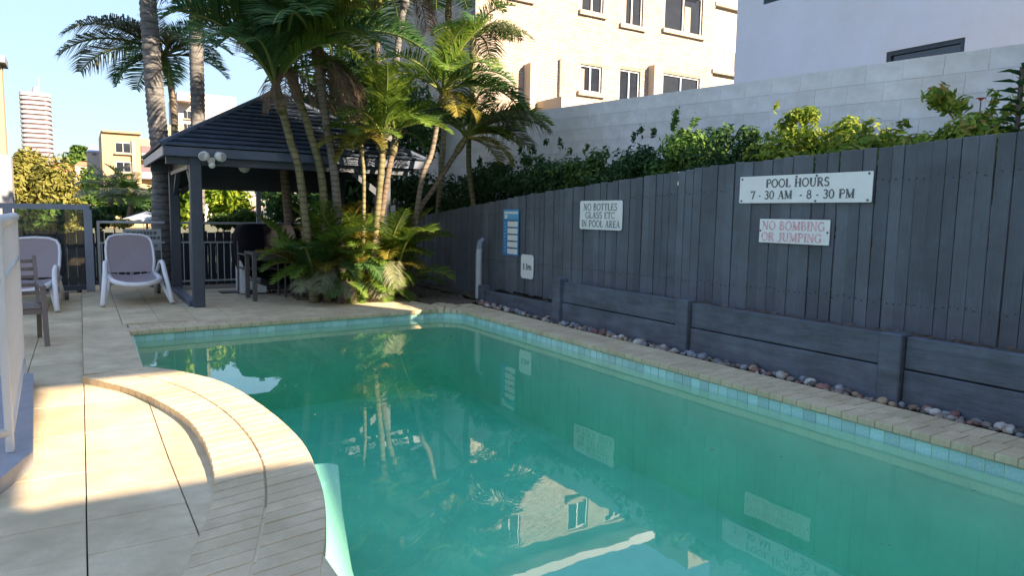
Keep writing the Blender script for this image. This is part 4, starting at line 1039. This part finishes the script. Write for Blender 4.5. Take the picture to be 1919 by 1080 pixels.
def palm(label, path, r0, r1, tm, crown, seed, shaft=.5, shaftm='shaft', rings=.07, group='palm trees round the pool garden', bulge=1.2):
    """crown: list of (key, count, (az0, az1), (el0, el1), (L0, L1))"""
    r = random.Random(seed); path = [Vector(p) for p in path]; t = thing('palm_tree', label, 'palm tree', path[0], 0, group)
    trunk(t, path, r0, r1, M[tm], rings, bulge); top = path[-1]; d = (path[-1] - path[-2]).normalized()
    if shaft: 
        mb = MB(); mb.smooth = True; mb.tube([top - d * .02, top + d * shaft * .25, top + d * shaft * .7, top + d * shaft], [r1 * 1.05, r1 * 1.35, r1 * 1.05, r1 * .5], 10); mb.build('crownshaft', M[shaftm], t, world=True)
    for key, cnt, (a0, a1), (e0, e1), (l0, l1) in crown:
        for k in range(cnt):
            az = a0 + (a1 - a0) * (k + .5) / cnt + r.uniform(-9, 9); add_frond(t, key, top + d * shaft * r.uniform(.75, .95), az, r.uniform(e0, e1), r.uniform(l0, l1), r, r.uniform(.85, 1.1))
    return t
ALL = (0, 360)
# world azimuth: 0 = +x (right), 90 = away from the camera, 180 = left, 270 = towards the camera
palm('leftmost slim palm of the clump, pale green leaning trunk', [(2.95, 10.36, 0), at(563, 335, 10.13), at(545, 268, 10.13), at(530, 212, 10.05)], .075, .058, 'trunkgreen',
     [('dark', 6, (110, 290), (40, 70), (1.4, 1.9)), ('green', 4, (-60, 80), (40, 75), (1.2, 1.6)), ('green', 4, (150, 330), (50, 80), (1.4, 1.9)), ('dead', 1, (190, 230), (-60, -45), (.4, .5))], 11, .45, 'trunkgreen')
palm('second slim palm of the clump, yellow-green trunk and dark crown', [(3.15, 10.38, 0), at(605, 350, 10.16), at(580, 245, 10.16), at(560, 185, 10.13)], .075, .060, 'trunkgreen',
     [('dark', 6, (120, 300), (40, 75), (1.6, 2.1)), ('green', 5, (-50, 110), (35, 75), (1.3, 1.7)), ('green', 4, (180, 320), (40, 70), (1.4, 1.8)), ('dead', 3, (200, 320), (-55, -30), (.5, .8))], 12, .55, 'husk')
palm('grey ringed palm of the clump with an orange frond and dead leaves', [(3.38, 10.34, 0), at(628, 340, 10.05), at(608, 210, 10.05), at(597, 125, 10.05)], .078, .062, 'trunkpale',
     [('yellow', 3, (260, 330), (55, 80), (1.0, 1.3)), ('green', 7, (130, 400), (45, 80), (1.3, 1.8)), ('dark', 8, (0, 360), (15, 50), (1.4, 1.9)), ('dead', 5, (-60, 60), (-55, -15), (.9, 1.3))], 13, .35, 'husk')
palm('young palm of the clump with tall bright upright fronds', [(3.78, 10.30, 0), at(713, 335, 10.0), at(717, 285, 9.97)], .06, .055, 'trunkgreen',
     [('lime', 5, (200, 400), (72, 84), (.95, 1.2)), ('green', 6, (0, 360), (35, 65), (.9, 1.2)), ('yellow', 2, (170, 230), (0, 25), (.8, .95)), ('dead', 1, (190, 200), (20, 25), (.5, .6))], 14, .25, 'trunkgreen')
palm('short thin palm of the clump with drooping yellow fronds', [(3.66, 10.28, 0), at(682, 345, 9.97), at(678, 290, 9.97)], .035, .03, 'trunkgreen',
     [('green', 4, (100, 330), (30, 60), (.6, .85)), ('yellow', 3, (170, 300), (10, 40), (.6, .8))], 15, .2, 'trunkgreen')
palm('twin stemmed young palm right beside the bright upright palm', [(3.80, 10.4, 0), at(724, 345, 10.08), at(735, 290, 10.08)], .06, .05, 'trunkbrown',
     [('green', 7, (0, 360), (40, 75), (.8, 1.15)), ('dark', 3, (20, 120), (25, 50), (.9, 1.2))], 16, .3, 'trunkgreen')
palm('pale leaning palm right of the gazebo with a bright vertical frond', [(4.55, 10.6, 0), at(788, 350, 10.0), at(808, 290, 9.97), at(822, 215, 9.97)], .05, .045, 'trunkpale',
     [('lime', 3, (250, 330), (74, 84), (1.1, 1.35)), ('green', 8, (0, 360), (40, 75), (1.1, 1.5)), ('dark', 5, (-70, 40), (15, 45), (1.2, 1.5)), ('yellow', 2, (250, 320), (-35, -10), (.7, .9))], 17, .4, 'trunkgreen')
palm('rightmost leaning palm with long arching fronds over the wall', [(4.45, 10.4, 0), at(775, 420, 10.35), at(815, 350, 10.25), at(856, 285, 10.2)], .055, .045, 'trunkbrown',
     [('green', 4, (-50, 50), (40, 65), (1.3, 1.6)), ('grey', 4, (-45, 40), (25, 55), (1.3, 1.6)), ('dark', 5, (100, 280), (30, 70), (1.1, 1.4)), ('yellow', 3, (-60, 20), (-5, 25), (.8, 1.0)), ('lime', 2, (290, 360), (0, 30), (.7, .9))], 18, .35, 'trunkgreen')
palm('tall grey palm rising behind the clump past the top of the photo', [(4.35, 12.3, 0), at(720, 320, 12.3), at(738, 150, 12.3), at(752, 40, 12.3), at(757, 15, 12.3)], .085, .07, 'trunkgrey',
     [('dark', 12, ALL, (5, 70), (1.7, 2.3)), ('green', 5, ALL, (40, 80), (1.6, 2.0)), ('dead', 2, (-30, 40), (-55, -35), (.9, 1.2))], 19, .7, 'trunkgrey')
palm('slender pale palm behind the clump seen against the sky gap', [(5.4, 14.6, 0), at(705, 330, 14.6), at(708, 110, 14.6), at(704, 60, 14.6)], .085, .06, 'trunkpale',
     [('dark', 11, ALL, (25, 80), (1.8, 2.6)), ('grey', 4, ALL, (40, 80), (1.6, 2.2))], 20, .5, 'shaft')
palm('palm with arching fronds against the cream brick building', [(6.3, 10.9, 0), at(880, 330, 10.9), at(884, 190, 10.9), at(886, 110, 10.9)], .06, .05, 'trunkgreen',
     [('green', 5, (-70, 60), (35, 65), (.9, 1.15)), ('grey', 3, (-60, 60), (15, 45), (.9, 1.2)), ('dark', 3, (90, 270), (30, 70), (.8, 1.0))], 21, .4, 'trunkgreen')
palm('feathery palm at the top of the photo left of the brick building', [(5.9, 12.5, 0), at(832, 250, 12.5), at(838, 90, 12.5), at(840, 40, 12.5)], .07, .055, 'trunkgreen',
     [('green', 6, (90, 300), (30, 80), (1.2, 1.6)), ('dark', 5, ALL, (20, 60), (1.1, 1.4))], 25, .5, 'trunkgreen')
palm('thick grey palm trunk standing just left of the gazebo', [(1.14, 13.6, -.1), at(303, 330, 13.6), at(291, 190, 13.6), at(277, 0, 13.6), at(264, -190, 13.6)], .20, .145, 'trunkgrey',
     [('dark', 10, ALL, (15, 75), (2.4, 3.0)), ('green', 4, ALL, (40, 80), (2.2, 2.8))], 22, .9, 'shaft', rings=.10)
palm('thick purple-grey palm trunk rising behind the gazebo roof', [(2.0, 15.6, -.1), at(371, 240, 15.6), at(368, 100, 15.6), at(367, 0, 15.6), at(366, -70, 15.6)], .17, .15, 'trunkgrey',
     [('dark', 12, ALL, (5, 75), (2.6, 3.2)), ('dead', 7, (200, 380), (-60, -35), (1.5, 2.0)), ('dark', 6, (200, 380), (-25, 10), (2.2, 2.8))], 23, .9, 'husk', rings=.10)
palm('distant palm left of the gazebo drooping pale fronds on the sky', [(1.7, 18.5, -.2), at(327, 265, 18.5), at(319, 150, 18.5), at(316, 140, 18.5)], .10, .085, 'trunkpale',
     [('grey', 5, (130, 235), (12, 60), (1.7, 2.3)), ('dark', 9, (-60, 120), (0, 70), (1.3, 1.8)), ('grey', 4, (200, 330), (30, 75), (1.4, 1.9)), ('dark', 4, (150, 300), (-20, 15), (1.3, 1.6))], 24, .5, 'shaft')
palm('broad dark palm crown spreading left above the gazebo roof', [(3.1, 12.1, 0), at(520, 180, 12.1), at(505, 60, 12.1), at(500, 40, 12.1)], .09, .08, 'trunkpale',
     [('dark', 8, (110, 290), (25, 75), (1.6, 2.1)), ('green', 4, (120, 280), (30, 70), (1.5, 1.9)), ('green', 4, (140, 260), (45, 75), (1.7, 2.1)), ('dark', 6, (-60, 120), (20, 80), (1.6, 2.1)), ('dead', 3, (150, 220), (-60, -35), (.7, 1.0))], 26, .4, 'husk')
# leafy skirt of the clump
r = random.Random(77)
cl = thing('palm_clump', 'bushy skirt of young palm fronds round the clump base', 'palm clump', (3.6, 10.55, 0))
mb = MB(); bump = []
for k in range(24):
    a = 2 * math.pi * k / 24; bump.append((3.62 + .85 * math.cos(a) * r.uniform(.9, 1.05), 10.82 + .48 * math.sin(a)))
mb.prism(bump, -.03, .05); mb.build('soil_mound', M['soil'], cl, world=True)
for k in range(70):
    bx = r.uniform(2.85, 4.45); by = r.uniform(10.28, 10.9); az = r.uniform(150, 390); el = r.choice((80, 80, 62, 62, 42, 42))
    key = r.choice(('green', 'green', 'green', 'lime', 'dark', 'lime', 'yellow', 'green')); L = r.uniform(1.0, 1.45) if el > 50 else r.uniform(.7, 1.0)
    add_frond(cl, key, (bx, by, r.uniform(.05, .45)), az, el, L, r)
for k in range(34):
    add_frond(cl, r.choice(('lime', 'green', 'yellow', 'green')), (r.uniform(2.9, 4.4), r.uniform(10.25, 10.5), r.uniform(.35, .85)), r.uniform(165, 375), r.uniform(20, 70), r.uniform(.6, .9), r)
for k in range(26):
    add_frond(cl, r.choice(('green', 'dark', 'green', 'grey')), (r.uniform(2.9, 4.4), r.uniform(10.2, 10.45), r.uniform(.2, .6)), r.uniform(200, 340), r.uniform(-10, 25), r.uniform(.5, .75), r)
for k in range(9):
    add_frond(cl, 'dead', (r.uniform(3.1, 4.3), r.uniform(10.22, 10.35), r.uniform(.35, .7)), r.uniform(230, 310), -45, r.uniform(.4, .6), r)

# ------------------------------------------------------------------ broadleaf shrubs and trees
def leaves(mb, c, rad, n, size, r, shell=.55, up=.3, lobes=7, ground=None):
    c = Vector(c); L = []
    for k in range(lobes):
        a = r.uniform(0, 6.28); e = r.uniform(-.7, 1.0); L.append((Vector((math.cos(a) * rad[0] * .55, math.sin(a) * rad[1] * .55, e * rad[2] * .55)), r.uniform(.38, .62)))
    for k in range(n):
        o, s = r.choice(L); d = Vector((r.gauss(0, 1), r.gauss(0, 1), r.gauss(0, 1))).normalized(); q = r.random() ** (1 - shell) * s
        p = c + o + Vector((d.x * rad[0] * q, d.y * rad[1] * q, d.z * rad[2] * q))
        if ground is not None and p.z < ground: continue
        nv = (d + Vector((r.gauss(0, .5), r.gauss(0, .5), up + r.gauss(0, .5)))).normalized()
        u = nv.orthogonal().normalized(); w = nv.cross(u); a = r.uniform(0, 6.28); u, w = u * math.cos(a) + w * math.sin(a), w * math.cos(a) - u * math.sin(a)
        s_ = size * r.uniform(.6, 1.25); mb.ct = r.random()
        mb.face((p - u * s_, p - w * s_ * .42 + nv * s_ * .12, p + u * s_, p + w * s_ * .42 + nv * s_ * .12))
def shrub(label, parts, size, lm, seed, name='shrub', cat='shrub', group=None, base=None, stem=True, stemh=None):
    """parts: list of (centre, radii, count)"""
    r = random.Random(seed); c = Vector(parts[0][0]); b = Vector(base) if base else Vector((c.x, c.y, c.z - parts[0][1][2]))
    t = thing(name, label, cat, b, 0, group)
    if stem:
        mb = MB(); mb.smooth = True
        for (pc, rad, n) in parts[:4]:
            for k in range(2):
                tip = Vector(pc) + Vector((r.uniform(-.5, .5) * rad[0], r.uniform(-.5, .5) * rad[1], r.uniform(.0, .6) * rad[2])); mid = b.lerp(tip, .5) + Vector((r.uniform(-.1, .1), r.uniform(-.1, .1), 0)) * rad[0]
                rr_ = max(.012, .03 * rad[2]); mb.tube([b, mid, tip], [rr_, rr_ * .7, rr_ * .25], 6)
        mb.build('trunk' if cat == 'tree' else 'stem', M['bark'], t, world=True)
    mb = MB()
    for (pc, rad, n) in parts: leaves(mb, pc, rad, n, size, r)
    mb.build('crown' if cat == 'tree' else 'foliage', M[lm], t, world=True); return t
HX = 6.35
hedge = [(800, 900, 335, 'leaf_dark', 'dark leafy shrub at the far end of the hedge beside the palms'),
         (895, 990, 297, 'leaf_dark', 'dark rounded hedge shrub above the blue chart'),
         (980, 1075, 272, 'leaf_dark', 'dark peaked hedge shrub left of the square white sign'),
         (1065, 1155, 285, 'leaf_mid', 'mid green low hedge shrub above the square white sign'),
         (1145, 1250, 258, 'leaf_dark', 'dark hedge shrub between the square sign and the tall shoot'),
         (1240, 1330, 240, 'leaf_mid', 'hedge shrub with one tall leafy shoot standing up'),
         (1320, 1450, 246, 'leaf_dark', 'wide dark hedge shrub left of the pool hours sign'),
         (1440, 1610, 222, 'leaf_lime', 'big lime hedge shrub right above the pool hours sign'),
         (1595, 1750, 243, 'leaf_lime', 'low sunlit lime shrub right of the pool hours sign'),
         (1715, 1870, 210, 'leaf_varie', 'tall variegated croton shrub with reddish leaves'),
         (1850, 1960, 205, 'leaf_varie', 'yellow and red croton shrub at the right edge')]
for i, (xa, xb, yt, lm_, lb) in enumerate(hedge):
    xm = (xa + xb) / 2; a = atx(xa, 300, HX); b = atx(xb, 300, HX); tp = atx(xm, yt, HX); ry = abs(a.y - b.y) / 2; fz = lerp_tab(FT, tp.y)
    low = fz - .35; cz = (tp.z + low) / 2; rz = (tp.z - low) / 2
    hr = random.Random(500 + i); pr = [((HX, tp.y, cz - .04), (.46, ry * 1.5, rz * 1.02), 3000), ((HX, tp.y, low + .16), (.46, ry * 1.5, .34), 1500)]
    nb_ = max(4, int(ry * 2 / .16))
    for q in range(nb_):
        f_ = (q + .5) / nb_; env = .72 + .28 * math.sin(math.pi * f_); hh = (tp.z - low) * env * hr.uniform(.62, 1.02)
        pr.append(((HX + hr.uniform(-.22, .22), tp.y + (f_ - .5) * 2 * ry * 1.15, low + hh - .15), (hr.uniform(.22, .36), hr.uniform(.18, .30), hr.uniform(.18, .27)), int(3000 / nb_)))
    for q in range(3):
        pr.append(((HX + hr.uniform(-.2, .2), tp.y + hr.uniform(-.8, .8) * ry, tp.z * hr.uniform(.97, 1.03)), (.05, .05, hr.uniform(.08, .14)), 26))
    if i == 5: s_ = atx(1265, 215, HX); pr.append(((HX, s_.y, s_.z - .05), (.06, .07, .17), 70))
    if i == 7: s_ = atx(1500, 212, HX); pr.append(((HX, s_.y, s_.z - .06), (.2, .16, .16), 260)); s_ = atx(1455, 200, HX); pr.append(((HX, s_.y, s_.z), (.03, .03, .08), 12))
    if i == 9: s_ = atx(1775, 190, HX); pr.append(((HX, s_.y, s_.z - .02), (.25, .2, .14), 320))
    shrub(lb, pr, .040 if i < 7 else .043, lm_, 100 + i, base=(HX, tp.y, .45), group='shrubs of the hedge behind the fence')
s_ = atx(1800, 206, HX)
fl = thing('flower', 'small red flower on the croton shrub', 'flower', (HX, atx(1838, 190, HX).y, atx(1838, 190, HX).z))
for k in range(6):
    mb = MB(); a = k * 1.05; mb.mesh([(0, 0, 0), (.03 * math.cos(a), .03 * math.sin(a), .03), (.045 * math.cos(a + .5), .045 * math.sin(a + .5), .02), (.03 * math.cos(a + 1), .03 * math.sin(a + 1), .03)], [(0, 1, 2, 3)]); mb.build('petal', M['red'], fl)
mb = MB(); mb.tube([(0, 0, -.12), (0, 0, 0)], .005, 5); mb.build('stalk', M['bark'], fl)
c = atx(1912, 175, 6.2); sp = thing('spiky_plant', 'dark plant with stacked pointed leaves at the right edge', 'plant', (6.2, c.y, .45))
mb = MB(); mb.tube([(6.2, c.y, .45), (6.2, c.y, c.z + .2)], .02, 6); mb.build('stem', M['bark'], sp, world=True)
lfm = MB(); lfm.mesh([(0, 0, 0), (.07, -.03, .015), (.17, 0, -.01), (.07, .03, .015)], [(0, 1, 2, 3)]); lme = lfm.data('leaf', M['leaf_dark'])
for k in range(34): inst('leaf', lme, sp, (0, 0, c.z - .38 - .45 + .017 * k * 1.0), (0, R(-12), k * 2.4), (1.15, 1.15, 1.15))

# trees behind the gazebo
shrub('dense dark broadleaf tree behind the palm clump', [((6.0, 15.2, 3.5), (1.4, 1.1, 1.7), 4200), ((5.4, 15.4, 2.4), (1.4, 1.0, 1.4), 2600)], .10, 'leaf_dark', 201, 'broadleaf_tree', 'tree', base=(6.4, 15.4, -.2))
shrub('dark leafy tree between the gazebo roof and sky gap', [((5.0, 16.6, 3.9), (1.2, 1.0, 1.9), 2600), ((4.7, 16.4, 6.0), (1.2, .9, 1.3), 1500)], .10, 'leaf_dark', 202, 'broadleaf_tree', 'tree', base=(5.0, 16.7, -.2))
shrub('mid green tree rising above the palms left of the sky gap', [((5.6, 18, 6.6), (1.7, 1.2, 1.5), 2200), ((4.6, 18, 7.8), (1.6, 1.2, 1.4), 1800)], .12, 'leaf_mid', 203, 'broadleaf_tree', 'tree', base=(5.4, 18.2, -.2))
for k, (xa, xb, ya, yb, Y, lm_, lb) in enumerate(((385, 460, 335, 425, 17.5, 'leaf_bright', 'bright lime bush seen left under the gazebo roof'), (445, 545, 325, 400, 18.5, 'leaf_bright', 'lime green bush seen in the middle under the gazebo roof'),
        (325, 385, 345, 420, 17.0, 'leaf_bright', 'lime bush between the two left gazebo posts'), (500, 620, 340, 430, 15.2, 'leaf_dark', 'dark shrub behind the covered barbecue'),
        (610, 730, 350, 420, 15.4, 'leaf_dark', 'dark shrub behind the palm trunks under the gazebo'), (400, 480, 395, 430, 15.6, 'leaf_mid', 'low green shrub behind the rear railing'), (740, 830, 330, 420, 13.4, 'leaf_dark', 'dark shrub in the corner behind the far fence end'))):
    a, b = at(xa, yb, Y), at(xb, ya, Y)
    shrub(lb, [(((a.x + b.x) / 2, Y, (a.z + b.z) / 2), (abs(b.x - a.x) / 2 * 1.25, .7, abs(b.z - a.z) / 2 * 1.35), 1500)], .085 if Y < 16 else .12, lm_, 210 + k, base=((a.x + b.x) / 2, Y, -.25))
# left distance
for k, (xa, xb, ya, yb, Y, lm_, nm, cat, lb, sz, n) in enumerate((
        (5, 140, 288, 440, 32, 'leaf_yellow', 'broadleaf_tree', 'tree', 'large yellow-green tree behind the glass fence', .11, 11000),
        (135, 185, 325, 410, 36, 'leaf_mid', 'shrub', 'shrub', 'grey-green bush right of the yellow-green tree', .17, 1400),
        (180, 250, 335, 415, 34, 'leaf_mid', 'shrub', 'shrub', 'bushy green shrub in front of the tan flats', .17, 1600),
        (235, 310, 345, 410, 30, 'leaf_dark', 'shrub', 'shrub', 'dark bush left of the thick palm trunk', .16, 1300),
        (150, 215, 395, 432, 22, 'leaf_dark', 'shrub', 'shrub', 'dark low bush just above the dark boundary fence', .11, 1100),
        (20, 140, 385, 445, 21, 'leaf_mid', 'shrub', 'shrub', 'green shrub seen through the glass fence', .12, 1500),
        (205, 250, 411, 428, 16.5, 'leaf_yellow', 'shrub', 'shrub', 'small yellow shrub on top of the dark boundary fence', .05, 500),
        (120, 165, 275, 335, 140, 'leaf_mid', 'broadleaf_tree', 'tree', 'far tree above the orange roof', .7, 900))):
    a, b = at(xa, yb, Y), at(xb, ya, Y)
    shrub(lb, [(((a.x + b.x) / 2, Y, (a.z + b.z) / 2), (abs(b.x - a.x) / 2 * 1.2, abs(b.x - a.x) / 2.6, abs(b.z - a.z) / 2 * 1.3), n)], sz, lm_, 230 + k, nm, cat, base=((a.x + b.x) / 2, Y, -.3 if Y < 60 else a.z - 2))
a = at(180, 396, 26); b = at(300, 412, 26)
shrub('long clipped dark hedge left of the thick palm trunk', [(((a.x + b.x) / 2, 26, a.z - .1), ((b.x - a.x) / 2 * 1.2, .5, .28), 1100)], .1, 'leaf_dark', 250, 'hedge', 'hedge', base=((a.x + b.x) / 2, 26, -.3), stem=False)
palm('small bright palm in front of the tan flats', [at(205, 415, 27), at(208, 372, 27)], .12, .1, 'trunkbrown', [('grey', 12, ALL, (10, 75), (1.2, 1.6)), ('lime', 4, ALL, (30, 70), (1.0, 1.3))], 27, .2)
palm('small dark palm beside the thick palm trunk', [at(243, 410, 25), at(246, 385, 25)], .12, .1, 'trunkbrown', [('green', 12, ALL, (10, 75), (1.0, 1.4)), ('grey', 4, (150, 300), (30, 60), (1.0, 1.3))], 28, .2)
# dark boundary fence
df = thing('boundary_fence', 'low black timber boundary fence beyond the pool area', 'fence', (0, 15.4, -.3))
pm = MB(); pm.bbox((-.5, -.01, 0), (.5, .01, 1), .004); pme = pm.data('paling', M['darkfence'])
x = -3.2
while x < 6.2: inst('paling', pme, df, (x, rnd.uniform(-.004, .004), 0), (0, 0, 0), (.145, 1, 1.20 + rnd.uniform(-.03, .03))); x += .152
mb = MB(); mb.bar((-3.3, .03, .3), (6.2, .03, .3), .04, .08); mb.bar((-3.3, .03, .95), (6.2, .03, .95), .04, .08); mb.build('rail', M['darkfence'], df)
# pale canopy behind the boundary fence
c = at(275, 405, 19)
um = thing('umbrella', 'pale grey canopy showing above the dark boundary fence', 'umbrella', (c.x, 19, -.3))
mb = MB(); mb.mesh([(0, 0, c.z + .42)] + [(.55 * math.cos(R(45 * k)), .55 * math.sin(R(45 * k)), c.z + .22) for k in range(8)] + [(.56 * math.cos(R(45 * k)), .56 * math.sin(R(45 * k)), c.z + .16) for k in range(8)], [(0, k + 1, (k + 1) % 8 + 1) for k in range(8)] + [(k + 1, k + 9, (k + 1) % 8 + 9, (k + 1) % 8 + 1) for k in range(8)]); mb.build('canopy', M['palemetal'], um)
mb = MB(); mb.tube([(0, 0, 0), (0, 0, c.z + .4)], .025, 8); mb.build('pole', M['greymetal'], um)
# low pink garden wall
a, b = at(440, 405, 21), at(492, 368, 21)
gw = thing('garden_wall', 'short pale pink garden wall among the lime bushes', 'wall', ((a.x + b.x) / 2, 21, -.3))
mb = MB(); mb.box((a.x, 20.9, -.3), (b.x, 21.1, b.z)); mb.build('wall', M['pinkwall'], gw, world=True)
mb = MB(); mb.box((a.x - .03, 20.86, b.z + .003), (b.x + .03, 21.14, b.z + .06)); mb.build('coping', M['cream'], gw, world=True)

# ------------------------------------------------------------------ far buildings
def fb(label, x0, x1, yt, yb, Y, depth, m, wins=(), name='apartment_building', cat='building'):
    a, b = at(x0, yb, Y), at(x1, yt, Y); t = thing(name, label, cat, ((a.x + b.x) / 2, Y, -.3))
    mb = MB(); mb.box((a.x, Y, -.3), (b.x, Y + depth, b.z)); mb.build('wall', M[m], t, world=True)
    for wx0, wx1, wy0, wy1 in wins:
        p, q = at(wx0, wy1, Y), at(wx1, wy0, Y); f = MB(); f.box((p.x, Y - .06, p.z), (q.x, Y - .004, q.z)); fo = f.build('window', M['alu'], t, world=True)
        dx = (q.x - p.x) * .05; xm = (p.x + q.x) / 2
        for u, v in ((p.x + dx, xm - dx / 2), (xm + dx / 2, q.x - dx)):
            g = MB(); g.box((u, Y - .09, p.z + dx), (v, Y - .063, q.z - dx)); g.build('pane', M['glass'], fo, off=t.location)
        s = MB(); s.box((p.x - dx, Y - .25, p.z - .14), (q.x + dx, Y - .004, p.z - .004)); s.build('sill', M['apartment2'], fo, off=t.location)
    return t
tan = fb('tan three storey block of flats with two windows left of the palm trunk', 196, 262, 248, 400, 70, 9, 'apartment', ((216, 245, 268, 286), (218, 246, 304, 322)))
a, b = at(198, 246, 70), at(262, 252, 70); mb = MB(); mb.box((a.x - .25, 69.7, b.z), (b.x + .1, 79, a.z + .1)); mb.build('parapet', M['apartment'], tan, world=True)
p, q = at(249, 340, 70), at(253, 264, 70); mb = MB(); mb.box((p.x, 69.75, p.z), (q.x, 69.99, q.z)); mb.build('downpipe', M['sill'], tan, world=True)
p, q = at(262, 400, 73), at(300, 262, 73); mb = MB(); mb.box((p.x, 73, -.3), (q.x, 79, q.z)); mb.build('balcony_wing', M['apartment2'], tan, world=True)
for ya, yb in ((275, 300), (310, 335)):
    p, q = at(265, yb, 72.9), at(298, ya, 72.9); mb = MB(); mb.box((p.x, 72.8, p.z), (q.x, 72.99, q.z)); o = mb.build('balcony', M['towerdark'], tan, world=True)
    mb = MB(); mb.box((p.x, 72.2, p.z), (q.x, 72.78, p.z + (q.z - p.z) * .45)); mb.build('balustrade', M['palemetal'], o, off=tan.location)
def gable(label, x0, x1, yr, ye, yb, Y, dep, mw, mr, name='house'):
    a, b = at(x0, yb, Y), at(x1, ye, Y); r_ = at((x0 + x1) / 2, yr, Y).z; t = thing(name, label, 'house', ((a.x + b.x) / 2, Y, -.3))
    mb = MB(); mb.box((a.x, Y, -.3), (b.x, Y + dep, b.z)); mb.build('wall', M[mw], t, world=True)
    o = .06 * (b.x - a.x); zb = b.z + .01; P0 = [(a.x - o, Y - o, zb), (b.x + o, Y - o, zb), (b.x + o, Y + dep + o, zb), (a.x - o, Y + dep + o, zb)]; xm0, xm1 = a.x + (b.x - a.x) * .3, b.x - (b.x - a.x) * .3
    mb = MB(); mb.mesh(P0 + [(xm0, Y + dep / 2, r_), (xm1, Y + dep / 2, r_)], [(0, 1, 5, 4), (1, 2, 5), (2, 3, 4, 5), (3, 0, 4), (3, 2, 1, 0)]); mb.fix = True; mb.build('roof', M[mr], t, world=True)
    w = (b.x - a.x); mb = MB(); mb.box((a.x + w * .35, Y - .08, b.z - w * .22), (a.x + w * .62, Y - .01, b.z - w * .08)); f = mb.build('window', M['glass'], t, world=True)
    return t
gable('low house with orange tiled roof left of the tan flats', 84, 140, 300, 322, 345, 90, 9, 'cream', 'terracotta')
gable('small house with pinkish roof between orange house and flats', 142, 170, 300, 312, 345, 95, 6, 'pinkwall', 'terracotta')
gable('narrow white house with grey roof beside the tan flats', 166, 190, 264, 286, 345, 80, 8, 'towerwhite', 'greyroof')
fb('pale flats with balconies behind the thick palm trunks', 306, 345, 236, 400, 92, 9, 'apartment2', ((322, 336, 244, 256),))
t = fb('white apartment building showing behind the gazebo roof', 340, 442, 182, 400, 110, 12, 'towerwhite', ((344, 358, 208, 222), (344, 358, 232, 246)))
p, q = at(330, 190, 109), at(362, 178, 109); mb = MB(); mb.box((p.x, 107.5, p.z), (q.x, 109.99, p.z + .8)); mb.build('roof_slab', M['pinkwall'], t, world=True)
# red roofed house behind the palms
gable('house with pinkish red tiled roof behind the palm clump', 655, 815, 168, 212, 330, 27, 6, 'cream', 'terracotta')
# tower
Yt = 320; a, b = at(42, 308, Yt), at(94, 175, Yt)
tw = thing('tower_block', 'distant white high rise tower with dark window bands', 'tower', ((a.x + b.x) / 2, Yt, -.3))
def rrect(x0, x1, y0, y1, r): 
    P = []
    for cx_, cy_, a0 in ((x1 - r, y1 - r, 0), (x0 + r, y1 - r, 90), (x0 + r, y0 + r, 180), (x1 - r, y0 + r, 270)):
        for k in range(4): P.append((cx_ + r * math.cos(R(a0 + 30 * k)), cy_ + r * math.sin(R(a0 + 30 * k))))
    return P
mb = MB(); mb.prism(rrect(a.x + .5, b.x - .5, Yt + .5, Yt + 13, 1.5), -.3, b.z - .5); mb.build('core', M['towerdark'], tw, world=True)
nb_ = 16; zz = b.z; hgt = (b.z + .3) / 22
for k in range(22):
    z1 = b.z - k * (b.z - a.z) / 15.5; z0 = z1 - (b.z - a.z) / 15.5 * (.52 if k else .75)
    if z1 < 2: break
    mb = MB(); mb.prism(rrect(a.x, b.x, Yt, Yt + 13.5, 2), z0, z1); mb.build('floor_band', M['towerwhite'], tw, world=True)
p, q = at(57, 176, Yt), at(75, 166, Yt)
mb = MB(); mb.prism(rrect(p.x, q.x, Yt + 3, Yt + 8, .8), b.z, q.z - 1.2); mb.build('plant_room', M['greyroof'], tw, world=True)
mb = MB(); mb.tube([((p.x + q.x) / 2, Yt + 5, q.z - 1.2), ((p.x + q.x) / 2, Yt + 5, q.z + 1.2)], [1.6, .9], 10); mb.build('tank', M['greyroof'], tw, world=True)
mb = MB(); mb.tube([(q.x - .5, Yt + 5, q.z - 1.2), (q.x - .5, Yt + 5, q.z + 5)], .12, 5); mb.build('mast', M['towerwhite'], tw, world=True)
# left neighbour house at the frame edge
c = at(7, 200, 15.5)
ln = thing('neighbour_house', 'cream house wall just showing at the left edge', 'house', (c.x - 2, 17, -.3))
mb = MB(); zt_ = at(4, 120, 15.5).z; zl = at(4, 290, 15.5).z; mb.box((c.x - 4, 15.5, zl), (c.x, 15.8, zt_)); mb.build('wall', M['apartment2'], ln, world=True)
mb = MB(); mb.box((c.x - 4, 15.45, -.3), (c.x + .06, 15.9, zl - .003)); mb.build('lower_wall', M['plinth'], ln, world=True)
mb = MB(); mb.box((c.x - 4, 15.3, zt_ + .003), (c.x + .07, 16.0, zt_ + .12)); mb.build('gutter', M['greyroof'], ln, world=True)
# white wall seen behind the far palms
